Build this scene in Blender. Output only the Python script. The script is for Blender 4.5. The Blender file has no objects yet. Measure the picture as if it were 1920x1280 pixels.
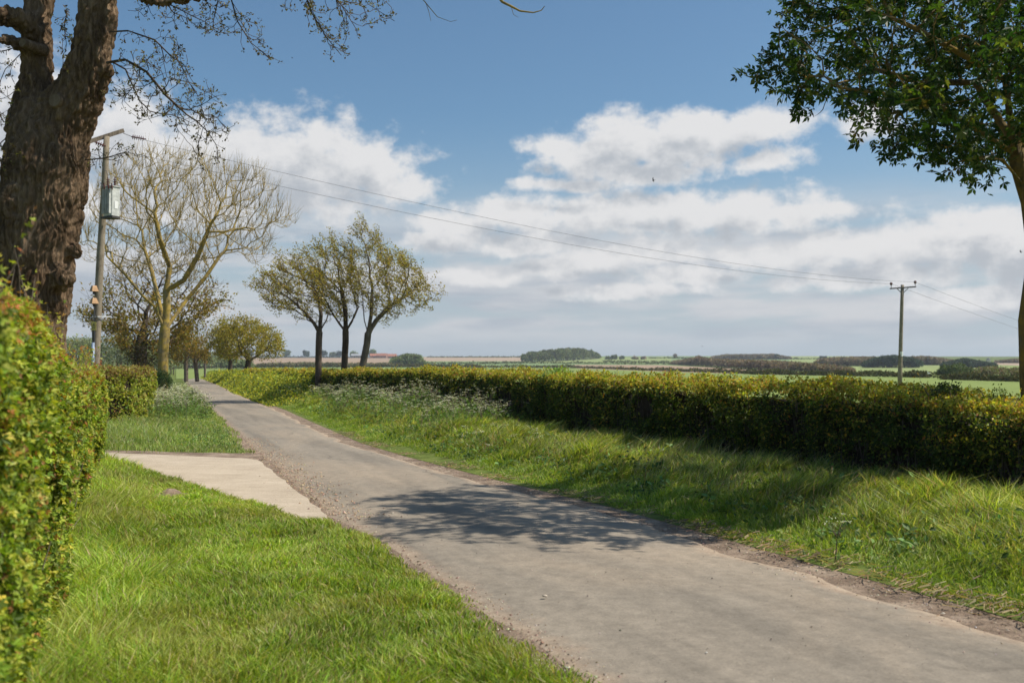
import bpy, math, numpy as np
from mathutils import Vector, noise as mnoise
import mathutils

rng = np.random.default_rng(7)
SC = bpy.context.scene
COL = SC.collection
R = math.radians
F = 1867.0                 # focal length in photo pixels
EYE = 1.7
PITCH = math.atan(50/F)
cp, sp = math.cos(PITCH), math.sin(PITCH)

# ------------------------------------------------------------------ helpers
def ray(px, py):
    u = (px-960)/F; v = (640-py)/F
    fy = cp - v*sp; fz = sp + v*cp
    return u/fy, fz/fy                       # x and z per metre forward

def P(px, py, d):
    a, b = ray(px, py)
    return np.array([a*d, d, EYE+b*d])

def hash3(ix, iy, iz):
    n = (ix*374761393 + iy*668265263 + iz*2147483647 + 1013904223) & 0xffffffff
    n = ((n ^ (n >> 13))*1274126177) & 0xffffffff
    n = (n ^ (n >> 16)) & 0xffff
    return n/65535.0

def vn(x, y, z=0.0):
    x = np.asarray(x, float); y = np.asarray(y, float); z = np.zeros_like(x)+z
    ix, iy, iz = np.floor(x).astype(np.int64), np.floor(y).astype(np.int64), np.floor(z).astype(np.int64)
    fx, fy, fz = x-ix, y-iy, z-iz
    fx, fy, fz = [t*t*(3-2*t) for t in (fx, fy, fz)]
    def h(a, b, c): return hash3(ix+a, iy+b, iz+c)
    c00 = h(0,0,0)*(1-fx)+h(1,0,0)*fx; c10 = h(0,1,0)*(1-fx)+h(1,1,0)*fx
    c01 = h(0,0,1)*(1-fx)+h(1,0,1)*fx; c11 = h(0,1,1)*(1-fx)+h(1,1,1)*fx
    return (c00*(1-fy)+c10*fy)*(1-fz)+(c01*(1-fy)+c11*fy)*fz

def fbm(x, y, z=0.0, o=3):
    s = 0; a = .5; t = 0
    for k in range(o):
        s = s + a*vn(np.asarray(x)*2**k+17*k, np.asarray(y)*2**k+5*k, np.asarray(z)*2**k+3*k); t += a; a *= .5
    return s/t

def norm(v): return v/np.maximum(np.linalg.norm(v, axis=-1, keepdims=True), 1e-9)
def sstep(a, b, x):
    t = np.clip((np.asarray(x, float)-a)/(b-a), 0, 1); return t*t*(3-2*t)

def inpoly(px, py, poly):
    px = np.asarray(px, float); py = np.asarray(py, float)
    c = np.zeros(px.shape, bool); n = len(poly)
    for i in range(n):
        x1, y1 = poly[i]; x2, y2 = poly[(i+1) % n]
        if y1 == y2: continue
        m = ((y1 > py) != (y2 > py)) & (px < (x2-x1)*(py-y1)/(y2-y1)+x1)
        c ^= m
    return c

def mesh_obj(name, verts, faces, mat, parent=None, col=None, smooth=False):
    """faces: list of (M,k) int arrays"""
    verts = np.asarray(verts, np.float32)
    if isinstance(faces, np.ndarray): faces = [faces]
    faces = [np.asarray(f, np.int32) for f in faces if len(f)]
    me = bpy.data.meshes.new(name)
    me.vertices.add(len(verts)); me.vertices.foreach_set('co', verts.ravel())
    nl = sum(f.size for f in faces); nf = sum(len(f) for f in faces)
    me.loops.add(nl); me.polygons.add(nf)
    me.loops.foreach_set('vertex_index', np.concatenate([f.ravel() for f in faces]))
    tot = np.concatenate([np.full(len(f), f.shape[1], np.int32) for f in faces])
    st = np.concatenate([[0], np.cumsum(tot)[:-1]]).astype(np.int32)
    me.polygons.foreach_set('loop_start', st); me.polygons.foreach_set('loop_total', tot)
    me.polygons.foreach_set('use_smooth', np.full(nf, bool(smooth)))
    if col is not None:
        at = me.color_attributes.new('col', 'FLOAT_COLOR', 'POINT')
        c = np.ones((len(verts), 4), np.float32); c[:, :3] = np.clip(col, 0, 1)
        at.data.foreach_set('color', c.ravel())
    me.update(); me.validate()
    me.materials.append(mat)
    o = bpy.data.objects.new(name, me); COL.objects.link(o)
    if parent is not None: o.parent = parent
    return o

class MB:
    """collects shapes for one mesh"""
    def __init__(s): s.v = []; s.f = {}; s.c = []; s.n = 0
    def add(s, v, faces, col=None):
        v = np.asarray(v, float).reshape(-1, 3)
        if isinstance(faces, np.ndarray): faces = [faces]
        for f in faces:
            f = np.asarray(f)
            s.f.setdefault(f.shape[1], []).append(f+s.n)
        s.v.append(v); s.n += len(v)
        if col is not None:
            col = np.asarray(col, float)
            if col.ndim == 1: col = np.tile(col, (len(v), 1))
            s.c.append(col)
    def build(s, name, mat, parent=None, smooth=False):
        return mesh_obj(name, np.concatenate(s.v), [np.concatenate(a) for a in s.f.values()], mat, parent,
                        np.concatenate(s.c) if s.c else None, smooth)
    def box(s, a, b, w, h, up=(0, 0, 1)):
        """bar from a to b, width w across, height h, slightly chamfered"""
        a = np.array(a, float); b = np.array(b, float); d = norm(b-a); up = np.array(up, float)
        sd = norm(np.cross(d, up)); u = np.cross(sd, d); k = min(w, h)*.05
        prof = [(-w/2+k, -h/2), (w/2-k, -h/2), (w/2, -h/2+k), (w/2, h/2-k), (w/2-k, h/2), (-w/2+k, h/2), (-w/2, h/2-k), (-w/2, -h/2+k)]
        v = [a+sd*x+u*y for x, y in prof]+[b+sd*x+u*y for x, y in prof]
        q = np.array([[i, (i+1) % 8, 8+(i+1) % 8, 8+i] for i in range(8)])
        s.add(v, [q, np.array([list(range(7, -1, -1)), list(range(8, 16))])])
    def tube(s, pts, rad, k=12, cap=True):
        pts = np.array(pts, float); n = len(pts); rad = np.broadcast_to(np.array(rad, float), (n,))
        t = np.gradient(pts, axis=0); t = norm(t)
        ref = np.array([.3, .9, .1]) if abs(t[0] @ np.array([1, 0, .2])) > .8 else np.array([1, 0, .2])
        v = []
        for i in range(n):
            a = norm(ref-t[i]*(ref@t[i])); b = np.cross(t[i], a); ang = np.linspace(0, 2*math.pi, k, endpoint=False)
            v.append(pts[i]+rad[i]*(np.cos(ang)[:, None]*a+np.sin(ang)[:, None]*b))
        q = [[i*k+j, i*k+(j+1) % k, (i+1)*k+(j+1) % k, (i+1)*k+j] for i in range(n-1) for j in range(k)]
        f = [np.array(q)]
        if cap: f.append(np.array([list(range(k-1, -1, -1)), list(range((n-1)*k, n*k))]))
        s.add(np.concatenate(v), f)
    def ball(s, c, r, squash=(1, 1, 1), nu=12, nv=7):
        v = []; 
        for i in range(nv+1):
            th = math.pi*(i+.001)/(nv+.002)
            for j in range(nu):
                ph = 2*math.pi*j/nu
                v.append([c[0]+r*squash[0]*math.sin(th)*math.cos(ph), c[1]+r*squash[1]*math.sin(th)*math.sin(ph), c[2]+r*squash[2]*math.cos(th)])
        q = [[i*nu+j, (i+1)*nu+j, (i+1)*nu+(j+1) % nu, i*nu+(j+1) % nu] for i in range(nv) for j in range(nu)]
        s.add(v, np.array(q))

def tag(o, label=None, cat=None, group=None, kind=None):
    if label: o['label'] = label
    if cat: o['category'] = cat
    if group: o['group'] = group
    if kind: o['kind'] = kind
    return o
def thing(name, label, cat, loc=(0, 0, 0), group=None, kind=None):
    o = bpy.data.objects.new(name, None); COL.objects.link(o); o.location = loc; o.empty_display_size = .2
    bpy.context.view_layer.update()
    return tag(o, label, cat, group, kind)
def adopt(root, *parts):
    for p in parts:
        if p.name.split('.')[0] in ('shoots', 'stems', 'flowers', 'twigs', 'buds', 'branches', 'foliage', 'crown', 'trunks'): p['kind'] = 'stuff'
    _adopt(root, *parts)
def _adopt(root, *parts):
    """parent world-space built meshes under an Empty that is not at the origin"""
    for p in parts:
        p.parent = root; p.matrix_parent_inverse = mathutils.Matrix.Translation(root.location).inverted()

# ------------------------------------------------------------------ materials
def new_mat(name):
    m = bpy.data.materials.new(name); m.use_nodes = True
    nt = m.node_tree; b = nt.nodes['Principled BSDF']; out = nt.nodes['Material Output']
    return m, nt, b, out
def N(nt, t, **k):
    n = nt.nodes.new(t)
    for a, v in k.items(): setattr(n, a, v)
    return n
def ramp(nt, fac, stops):
    r = N(nt, 'ShaderNodeValToRGB'); nt.links.new(fac, r.inputs[0])
    e = r.color_ramp.elements
    while len(e) > 2: e.remove(e[-1])
    for i, (p, c) in enumerate(stops):
        if i < 2: e[i].position = p
        else: e.new(p)
        e[i].color = (*c, 1)
    return r.outputs[0]
def noise_node(nt, vec, scale, detail=5, rough=.55, dist=0):
    n = N(nt, 'ShaderNodeTexNoise'); n.inputs['Scale'].default_value = scale; n.inputs['Detail'].default_value = detail
    n.inputs['Roughness'].default_value = rough; n.inputs['Distortion'].default_value = dist
    if vec is not None: nt.links.new(vec, n.inputs['Vector'])
    return n.outputs['Fac']
def mapping(nt, vec, scale=(1, 1, 1), rot=(0, 0, 0)):
    m = N(nt, 'ShaderNodeMapping'); m.inputs['Scale'].default_value = scale; m.inputs['Rotation'].default_value = rot
    nt.links.new(vec, m.inputs[0]); return m.outputs[0]
def geo_pos(nt): return N(nt, 'ShaderNodeNewGeometry').outputs['Position']
def mix(nt, fac, a, b, mode='MIX'):
    m = N(nt, 'ShaderNodeMix', data_type='RGBA', blend_type=mode)
    for s, v in ((m.inputs['Factor'], fac), (m.inputs['A'], a), (m.inputs['B'], b)):
        if hasattr(v, 'links') or isinstance(v, bpy.types.NodeSocket): nt.links.new(v, s)
        elif isinstance(v, (int, float)): s.default_value = v
        else: s.default_value = (*v, 1)
    return m.outputs['Result']
def bump(nt, b, h, strength, dist):
    bp = N(nt, 'ShaderNodeBump'); bp.inputs['Strength'].default_value = strength; bp.inputs['Distance'].default_value = dist
    nt.links.new(h, bp.inputs['Height']); nt.links.new(bp.outputs[0], b.inputs['Normal'])

def leaf_mat(name, trans=.35, rough=.5, spec=.35):
    m, nt, b, out = new_mat(name)
    a = N(nt, 'ShaderNodeAttribute', attribute_name='col')
    nt.links.new(a.outputs['Color'], b.inputs['Base Color'])
    b.inputs['Roughness'].default_value = rough; b.inputs['Specular IOR Level'].default_value = spec*.6
    t = N(nt, 'ShaderNodeBsdfTranslucent')
    c = mix(nt, 1.0, a.outputs['Color'], (1.0, 1.0, .45), 'MULTIPLY')
    c2 = mix(nt, 1.0, c, (1.6, 1.6, 1.2), 'MULTIPLY')
    nt.links.new(c2, t.inputs['Color'])
    ms = N(nt, 'ShaderNodeMixShader'); ms.inputs[0].default_value = trans
    nt.links.new(b.outputs[0], ms.inputs[1]); nt.links.new(t.outputs[0], ms.inputs[2]); nt.links.new(ms.outputs[0], out.inputs['Surface'])
    return m
M = {}
M['leaf'] = leaf_mat('leaf')
M['leaf_glossy'] = leaf_mat('leaf_glossy', .25, .38, .5)
M['leaf_far'] = leaf_mat('leaf_far', .15, .7, .1)
M['grass'] = leaf_mat('grass_blade', .4, .45, .35)
M['petal'] = leaf_mat('petal', .3, .8, .1)

def bark_mat(name, c1, c2, c3, scale=8, bumpd=.02, lichen=None):
    m, nt, b, out = new_mat(name); p = geo_pos(nt)
    st = mapping(nt, p, (1, 1, .22))
    n1 = noise_node(nt, st, scale*2.2, 8, .7, .6); n2 = noise_node(nt, p, scale*.22, 4)
    col = ramp(nt, n1, [(.32, c1), (.5, c2), (.68, c3)])
    col = mix(nt, .35, col, ramp(nt, n2, [(.35, c1), (.65, c3)]))
    if lichen:
        n3 = noise_node(nt, p, 3.5, 6, .7)
        col = mix(nt, ramp(nt, n3, [(.40, (0, 0, 0)), (.60, (1, 1, 1))]), col, lichen)
    nt.links.new(col, b.inputs['Base Color']); b.inputs['Roughness'].default_value = .95; b.inputs['Specular IOR Level'].default_value = .1
    bump(nt, b, n1, .9, bumpd)
    return m
M['bark_oak'] = bark_mat('bark_oak', (.028, .017, .010), (.125, .079, .046), (.34, .24, .155), 9, .05)
M['bark_ash'] = bark_mat('bark_ash', (.08, .065, .035), (.22, .17, .09), (.36, .30, .17), 6, .01, (.38, .27, .06))
M['bark_grey'] = bark_mat('bark_grey', (.05, .04, .03), (.13, .105, .08), (.24, .2, .16), 6, .01)
M['bark_dark'] = bark_mat('bark_dark', (.03, .022, .016), (.08, .06, .045), (.14, .11, .085), 6, .01)
M['bark_lichen'] = bark_mat('bark_lichen', (.04, .032, .02), (.12, .09, .05), (.2, .16, .09), 10, .01, (.26, .17, .035))
M['twig'] = bark_mat('shaded_twig_core', (.018, .013, .009), (.035, .026, .018), (.055, .042, .03), 6, .05)  # brown twigs, with the shade of the hedge interior put into the colour
M['pole_wood'] = bark_mat('pole_wood', (.12, .095, .065), (.24, .2, .145), (.34, .29, .22), 14, .004)

def plain(name, c, rough=.6, metal=0, var=.25, scale=8):
    m, nt, b, out = new_mat(name); p = geo_pos(nt)
    n = noise_node(nt, p, scale, 5)
    lo = tuple(x*(1-var) for x in c); hi = tuple(min(1, x*(1+var)) for x in c)
    nt.links.new(ramp(nt, n, [(.3, lo), (.7, hi)]), b.inputs['Base Color'])
    b.inputs['Roughness'].default_value = rough; b.inputs['Metallic'].default_value = metal
    return m
M['grey_paint'] = plain('grey_enamel', (.46, .47, .44), .7)
M['dark_iron'] = plain('dark_iron', (.04, .035, .03), .6)
M['galv'] = plain('galvanised_steel', (.3, .31, .32), .5, .4)
M['brown_ceramic'] = plain('brown_ceramic', (.09, .022, .016), .25)
M['cable'] = plain('cable', (.05, .05, .055), .6)
M['tan_guard'] = plain('tan_guard', (.42, .24, .11), .6)
M['white_paint'] = plain('white_paint', (.72, .72, .7), .5, 0, .06)
M['yellow_sign'] = plain('yellow_sign', (.62, .5, .12), .5, 0, .1)
M['black_print'] = plain('black_print', (.015, .015, .015), .5)
M['blue_plastic'] = plain('blue_plastic', (.2, .26, .36), .5)
M['cut_wood'] = bark_mat('cut_wood', (.07, .05, .033), (.15, .11, .075), (.23, .17, .12), 12, .006)
M['feather_dark'] = plain('feather_dark', (.03, .03, .035), .8)
M['feather_white'] = plain('feather_white', (.8, .8, .8), .7, 0, .03)
M['roof_red'] = plain('clay_roof', (.33, .13, .08), .9, 0, .3, .6)
M['roof_grey'] = plain('sheet_roof', (.3, .31, .33), .8, 0, .2, .5)
M['brick'] = plain('brick_wall', (.34, .2, .14), .9, 0, .3, .5)
M['pale_wall'] = plain('pale_wall', (.6, .58, .54), .9, 0, .1, .5)
M['stone'] = plain('stone', (.42, .36, .29), .9, 0, .5, 30)

ROADANG = math.atan(.37)
# asphalt
m, nt, b, out = new_mat('asphalt'); p = geo_pos(nt)
al = mapping(nt, mapping(nt, p, (1, 1, 1), (0, 0, -ROADANG)), (1.3, .09, 1))
streak = noise_node(nt, al, 1.6, 5, .6, .3)
fine = noise_node(nt, p, 55, 4, .8); med = noise_node(nt, p, 9, 6, .65); big = noise_node(nt, mapping(nt, mapping(nt, p, (1, 1, 1), (0, 0, -ROADANG)), (1, .35, 1)), .55, 6, .6, .8)
base = ramp(nt, streak, [(.34, (.19, .165, .134)), (.5, (.235, .203, .163)), (.7, (.29, .248, .197))])
dust = ramp(nt, big, [(.47, (0, 0, 0)), (.68, (.8, .8, .8))])
base = mix(nt, dust, base, (.34, .275, .205))
pt = N(nt, 'ShaderNodeTexVoronoi', feature='F1', distance='CHEBYCHEV'); pt.inputs['Scale'].default_value = .22; nt.links.new(mapping(nt, p, (1, .6, 1), (0, 0, -ROADANG)), pt.inputs['Vector'])
base = mix(nt, .22, base, ramp(nt, pt.outputs['Color'], [(.2, (.62, .62, .64)), (.8, (1.2, 1.19, 1.17))]), 'MULTIPLY')
base = mix(nt, .5, base, ramp(nt, med, [(.3, (.6, .6, .6)), (.7, (1.3, 1.3, 1.3))]), 'MULTIPLY')
base = mix(nt, .85, base, ramp(nt, fine, [(.30, (.62, .61, .60)), (.48, (1, 1, 1)), (.56, (1.02, 1.02, 1.01)), (.70, (1.35, 1.33, 1.28))]), 'MULTIPLY')
# narrow cracks and patch seams
vor = N(nt, 'ShaderNodeTexVoronoi', feature='DISTANCE_TO_EDGE'); vor.inputs['Scale'].default_value = .38
wob = N(nt, 'ShaderNodeTexNoise'); wob.inputs['Scale'].default_value = 1.7; wob.inputs['Detail'].default_value = 6
nt.links.new(p, wob.inputs['Vector'])
wm = N(nt, 'ShaderNodeMix', data_type='VECTOR'); wm.inputs['Factor'].default_value = .42
nt.links.new(mapping(nt, mapping(nt, p, (1, 1, 1), (0, 0, -ROADANG)), (1, .4, 1)), wm.inputs['A']); nt.links.new(wob.outputs['Color'], wm.inputs['B'])
nt.links.new(wm.outputs['Result'], vor.inputs['Vector'])
crack = ramp(nt, vor.outputs[0], [(.0, (1, 1, 1)), (.006, (0, 0, 0))])
gate = ramp(nt, noise_node(nt, p, .45, 3), [(.53, (0, 0, 0)), (.62, (.6, .6, .6))])
cm = mix(nt, 1, crack, gate, 'MULTIPLY')
base = mix(nt, cm, base, (.07, .06, .05))
ea = N(nt, 'ShaderNodeAttribute', attribute_name='col'); em = N(nt, 'ShaderNodeMath', operation='MULTIPLY_ADD'); nt.links.new(noise_node(nt, p, 1.9, 7, .7), em.inputs[0]); em.inputs[1].default_value = 1.6; em.inputs[2].default_value = -.8
es = N(nt, 'ShaderNodeMath', operation='ADD'); nt.links.new(ea.outputs['Fac'], es.inputs[0]); nt.links.new(em.outputs[0], es.inputs[1])
dcol = mix(nt, .8, ramp(nt, med, [(.3, (.27, .20, .145)), (.7, (.40, .32, .24))]), ramp(nt, fine, [(.3, (.6, .58, .55)), (.6, (1.1, 1.1, 1.1))]), 'MULTIPLY')
base = mix(nt, ramp(nt, es.outputs[0], [(.35, (0, 0, 0)), (.85, (1, 1, 1))]), base, dcol)
nt.links.new(base, b.inputs['Base Color']); b.inputs['Roughness'].default_value = .9; b.inputs['Specular IOR Level'].default_value = .2
bump(nt, b, fine, .35, .004); M['asphalt'] = m
# concrete drive
m, nt, b, out = new_mat('concrete'); p = geo_pos(nt)
br = noise_node(nt, mapping(nt, p, (.4, 9, 1)), 3, 6, .7); n2 = noise_node(nt, p, 1.2, 5, .6); fine = noise_node(nt, p, 70, 3, .7)
base = ramp(nt, n2, [(.3, (.41, .335, .25)), (.7, (.52, .435, .335))])
base = mix(nt, .85, base, ramp(nt, br, [(.38, (.72, .70, .67)), (.55, (1.05, 1.05, 1.05))]), 'MULTIPLY')
base = mix(nt, .7, base, ramp(nt, fine, [(.3, (.55, .53, .50)), (.6, (1.12, 1.12, 1.12))]), 'MULTIPLY')
nt.links.new(base, b.inputs['Base Color']); b.inputs['Roughness'].default_value = .92
st_ = noise_node(nt, p, .8, 6, .7, .5)
base = mix(nt, ramp(nt, st_, [(.55, (0, 0, 0)), (.78, (.30, .30, .30))]), base, (.26, .19, .13))
nt.links.new(base, b.inputs['Base Color']); bump(nt, b, br, .3, .008); M['concrete'] = m
# dirt
m, nt, b, out = new_mat('dirt'); p = geo_pos(nt)
n1 = noise_node(nt, p, 2.2, 8, .65); n2 = noise_node(nt, p, 28, 6, .75)
base = ramp(nt, n1, [(.32, (.10, .065, .042)), (.5, (.21, .15, .105)), (.66, (.33, .255, .19))])
base = mix(nt, .9, base, ramp(nt, n2, [(.3, (.5, .48, .45)), (.55, (1.05, 1.05, 1.05)), (.7, (1.5, 1.45, 1.35))]), 'MULTIPLY')
nt.links.new(base, b.inputs['Base Color']); b.inputs['Roughness'].default_value = .95
bump(nt, b, n2, .8, .02); M['dirt'] = m
# turf soil under the grass
def turf(name, c1, c2, c3, s=3, s2=40):
    m, nt, b, out = new_mat(name); p = geo_pos(nt)
    n1 = noise_node(nt, p, s, 8, .65); n2 = noise_node(nt, p, s2, 5, .7)
    base = ramp(nt, n1, [(.3, c1), (.5, c2), (.7, c3)])
    base = mix(nt, .6, base, ramp(nt, n2, [(.3, (.6, .6, .6)), (.7, (1.35, 1.35, 1.3))]), 'MULTIPLY')
    nt.links.new(base, b.inputs['Base Color']); b.inputs['Roughness'].default_value = .95; b.inputs['Specular IOR Level'].default_value = .05
    bump(nt, b, n2, .6, .02); return m
M['turf'] = turf('turf', (.07, .075, .022), (.11, .15, .035), (.18, .19, .06))
M['crop_green'] = turf('crop_green', (.165, .215, .065), (.19, .24, .075), (.215, .265, .085), .05, .6)
M['crop_pale'] = turf('crop_pale', (.21, .255, .10), (.235, .28, .11), (.26, .30, .12), .02, .3)
M['crop_blue'] = turf('crop_blue', (.15, .22, .095), (.17, .235, .105), (.19, .25, .115), .02, .3)
M['plough'] = turf('ploughed_soil', (.27, .195, .135), (.31, .225, .16), (.35, .255, .185), .03, .4)
M['plough_pink'] = turf('ploughed_pale', (.31, .235, .17), (.35, .265, .195), (.38, .29, .21), .03, .4)

# ------------------------------------------------------------------ ground shape
Lp = np.array([(9.9, -20), (2.40, 0), (.40, 5.38), (-.42, 7.56), (-1.24, 9.62), (-2.05, 11.3), (-3.45, 15.3), (-5.75, 21.9), (-7.5, 27), (-9.4, 32.5), (-12.0, 40), (-16.2, 52), (-20.8, 65), (-30.6, 95), (-41.5, 127), (-66, 200), (-100, 300)])
Rp = np.array([(13.4, -20), (5.85, 0), (3.30, 6.35), (2.48, 8.35), (1.76, 10.2), (.95, 12.2), (-.42, 15.0), (-2.3, 19.2), (-3.7, 22.7), (-5.1, 27), (-6.9, 32.5), (-9.3, 40), (-13.4, 52), (-17.9, 65), (-27.7, 95), (-38.6, 127), (-63, 200), (-97, 300)])
def Lx(y): return np.interp(y, Lp[:, 1], Lp[:, 0])
def Rx(y): return np.interp(y, Rp[:, 1], Rp[:, 0])
HR = np.array([(25, -10), (18.3, 0), (10.95, 0), (0, 0)])   # placeholder
def Hx(y): # front face of the long hedge on the right
    return np.interp(y, [-20, 0, 10.4, 14.6, 18, 22.6, 26.8, 30, 40, 50, 65, 80, 100, 140], [16.8, 9.1, 5.25, 3.7, 2.3, .5, -1.1, -2.4, -6.3, -9.8, -15.0, -20.4, -28, -42])
def bank(x, y):
    off = x-Rx(y); w = np.maximum(Hx(y)-Rx(y), 1.5)
    up = sstep(.35, 2.6, off)*(1-sstep(w+1.6, w+4.0, off))
    bulge = .16*np.exp(-((y-33)/9)**2)*sstep(1, 3, off)*(1-sstep(w, w+2, off))
    return (.27*up+bulge+.05*(fbm(x*.7, y*.7)-.5)*up)*(1-sstep(120, 170, y))*(1-sstep(8, 30, -y))
FZ_r = np.array([0, 150, 210, 290, 400, 520, 680, 880, 1120, 1400, 1700, 1900, 2500])
FZ_z = np.array([0, 0, .05, .17, .63, 1.7, 3.5, 6.4, 10.7, 15.9, 20.8, 19, 12])
def zfar(x, y):
    r = np.hypot(x, y)/1.05
    az = np.arctan2(x, y)
    z = np.interp(r, FZ_r, FZ_z)
    return z*(1+.10*np.sin(az*5+1)*sstep(600, 1400, r))
def zg(x, y): return zfar(x, y)+bank(x, y)
def lawn_z(x, y):  # grass verges on the left, slightly domed
    off = Lx(y)-x
    return .0*off
def T(px, py, dmin=20):
    """hit of the pixel ray with the land"""
    a, b = ray(px, py); ds = np.geomspace(dmin, 2300, 900)
    f = EYE+b*ds-zfar(a*ds, ds)
    k = np.where(f <= 0)[0]
    d = ds[k[0]] if len(k) else 1650.0
    return np.array([a*d, d, zfar(a*d, d)])

# ground sheet: polar grid with fine rows ahead
def polar(rr, azs):
    A, Rr = np.meshgrid(azs, rr)
    x = Rr*np.sin(A); y = Rr*np.cos(A)
    return x, y
rr = np.concatenate([[.5], np.geomspace(2, 150, 50), np.geomspace(155, 1800, 150), [1900, 2050, 2200, 2400]])
azs = np.concatenate([np.arange(-180, -36, 4), np.arange(-36, 36, .2), np.arange(36, 181, 4)])*math.pi/180
x, y = polar(rr, azs)
z = zfar(x, y)-.03
nr, na = x.shape
V = np.stack([x, y, z], -1).reshape(-1, 3)
I = np.arange(nr*na).reshape(nr, na)
Q = np.stack([I[:-1, :-1], I[:-1, 1:], I[1:, 1:], I[1:, :-1]], -1).reshape(-1, 4)[:, ::-1]
cap = I[0, :-1][None, :][:, ::-1]
ground = mesh_obj('ground', V, [Q, cap], M['turf'], smooth=True)
tag(ground, 'grassy ground reaching to the low hills on the horizon', 'ground', kind='structure')

# fields: draped pieces of the same grid, 5 cm and more above it
rr = np.geomspace(60, 1750, 330); azs = np.arange(-31, 31, .12)*math.pi/180
x, y = polar(rr, azs); z = zfar(x, y)
a = x/np.maximum(y, 1); b_ = (z-EYE)/y
# back to photo pixels for deciding which field a cell belongs to
vv = (b_*cp-sp)/(cp+b_*sp); PXg = 960+F*a*(cp-vv*sp); PYg = 640-F*vv
I = np.arange(x.size).reshape(x.shape)
Qf = np.stack([I[:-1, :-1], I[:-1, 1:], I[1:, 1:], I[1:, :-1]], -1).reshape(-1, 4)[:, ::-1]
cx = (PXg[:-1, :-1]+PXg[1:, 1:]).ravel()/2; cy = (PYg[:-1, :-1]+PYg[1:, 1:]).ravel()/2
offx = ((x-Hx(y))[:-1, :-1]).ravel(); yy = y[:-1, :-1].ravel()
taken = np.zeros(len(cx), bool)
taken |= (offx < 2.2) & (cx > 330) & (yy < 150)
taken |= (cx <= 330)
fields = [
 ('ploughed_field', 'plough', 'pinkish brown ploughed field beyond the three windswept trees', [(330,671),(730,670.5),(735,683),(330,683.5)]),
 ('ploughed_field', 'plough_pink', 'pale ploughed strip left of the round wood', [(795,669.5),(983,669.5),(983,677.5),(795,677.5)]),
 ('ploughed_field', 'plough', 'long brown ploughed field sloping right behind a dark hedgerow', [(1072,684),(1230,684.5),(1470,695),(1470,703),(1300,699),(1080,691)]),
 ('crop_field', 'crop_pale', 'pale green hill field right of the round wood', [(983,678),(1123,671),(1260,669),(1260,681),(983,681)]),
 ('crop_field', 'crop_pale', 'pale green field in front of the dark pine wood', [(1590,686),(1800,683),(1860,684),(1920,690),(1920,703),(1590,701)]),
 ('ploughed_field', 'plough_pink', 'pale ploughed hillside at the right edge', [(1865,676),(1960,674),(1960,688),(1865,684)]),
 ('crop_field', 'crop_blue', 'thin bluish green fields between the distant hedgerows', [(330,660),(1480,660),(1480,684),(735,690),(330,689)]),
 ('crop_field', 'crop_pale', 'pale ridge field above the brown wood', [(1400,666),(1600,668),(1600,680),(1400,680)]),
 ('crop_field', 'crop_green', 'wide flat green field behind the long hedge', [(320,683),(2100,683),(2100,860),(320,860)]),
]
for nm, mt, lb, poly in fields:
    m_ = inpoly(cx, cy, poly) & ~taken; taken |= m_
    if not m_.any(): continue
    used = np.unique(Qf[m_]); remap = np.full(x.size, -1); remap[used] = np.arange(len(used))
    r_ = np.hypot(x, y).ravel()[used]
    V = np.stack([x.ravel()[used], y.ravel()[used], z.ravel()[used]+.02+r_*2e-4], -1)
    tag(mesh_obj(nm, V, remap[Qf[m_]], M[mt], smooth=True), lb, 'field', kind='structure')

# road, dirt margins, driveway
def ribbon(name, mat, xl, xr, ys, z0, ncol=6, zf=None, tt=None, tc_=None):
    t = np.linspace(0, 1, ncol) if tt is None else np.array(tt)
    X = xl[:, None]*(1-t)+xr[:, None]*t; Y = np.repeat(ys[:, None], len(t), 1)
    Z = np.zeros_like(X)+z0
    if zf is not None: Z = Z+zf(X, Y)
    if tc_ is not None: Z[:, 0] -= .02; Z[:, -1] -= .02
    I = np.arange(X.size).reshape(X.shape)
    Q = np.stack([I[:-1, :-1], I[:-1, 1:], I[1:, 1:], I[1:, :-1]], -1).reshape(-1, 4)
    return mesh_obj(name, np.stack([X, Y, Z], -1).reshape(-1, 3), Q, mat, smooth=True, col=None if tc_ is None else np.repeat(np.tile(np.array(tc_), len(ys))[:, None], 3, 1))
ys = np.concatenate([np.arange(-20, 45, .12), np.arange(45, 140, .6), np.arange(140, 300, 5)])
jit = lambda s, k, amp: amp*(fbm(ys*k+s, ys*0+s, 0, 4)-.5)
crown = lambda X, Y: .05*np.clip(1-((X-(Lx(Y)+Rx(Y))/2)/((Rx(Y)-Lx(Y))/2+.01))**2, 0, 1)
road = ribbon('road', M['asphalt'], Lx(ys)+jit(1, 1.3, .18), Rx(ys)-.12+jit(9, 1.1, .40), ys, .012, 9, crown, [0, .025, .07, .13, .2, .5, .78, .86, .93, .975, 1], [1.1, .85, .45, .12, 0, 0, 0, .15, .5, .9, 1.15])
tag(road, 'narrow dusty grey country lane running away to the left', 'road', kind='structure')
dirt = ribbon('dirt_margin', M['dirt'], Lx(ys)-.40+jit(3, .8, .3), Rx(ys)+.75+jit(5, .7, .7), ys, .006, 9)
tag(dirt, 'brown dirt margins along both sides of the lane', 'path', kind='structure')
dp = [(-40, 866), (100, 857), (200, 850), (340, 856), (450, 861), (482, 864), (510, 885), (545, 912), (580, 940), (612, 968), (606, 982), (560, 974), (480, 948), (390, 922), (300, 892), (200, 868), (60, 868)]
def G(px, py, z=0):
    a, b = ray(px, py); d = (EYE-z)/-b
    return np.array([a*d, d])
drive_poly = [tuple(G(*q)) for q in dp[2:-1]]
g1 = G(482, 864); g2 = G(612, 970)
far_l = drive_poly[0]; near_l = drive_poly[-1]
drive_poly = [(far_l[0]-14, far_l[1]+1.2)]+drive_poly+[(near_l[0]-16, near_l[1]-2.0)]
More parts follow.
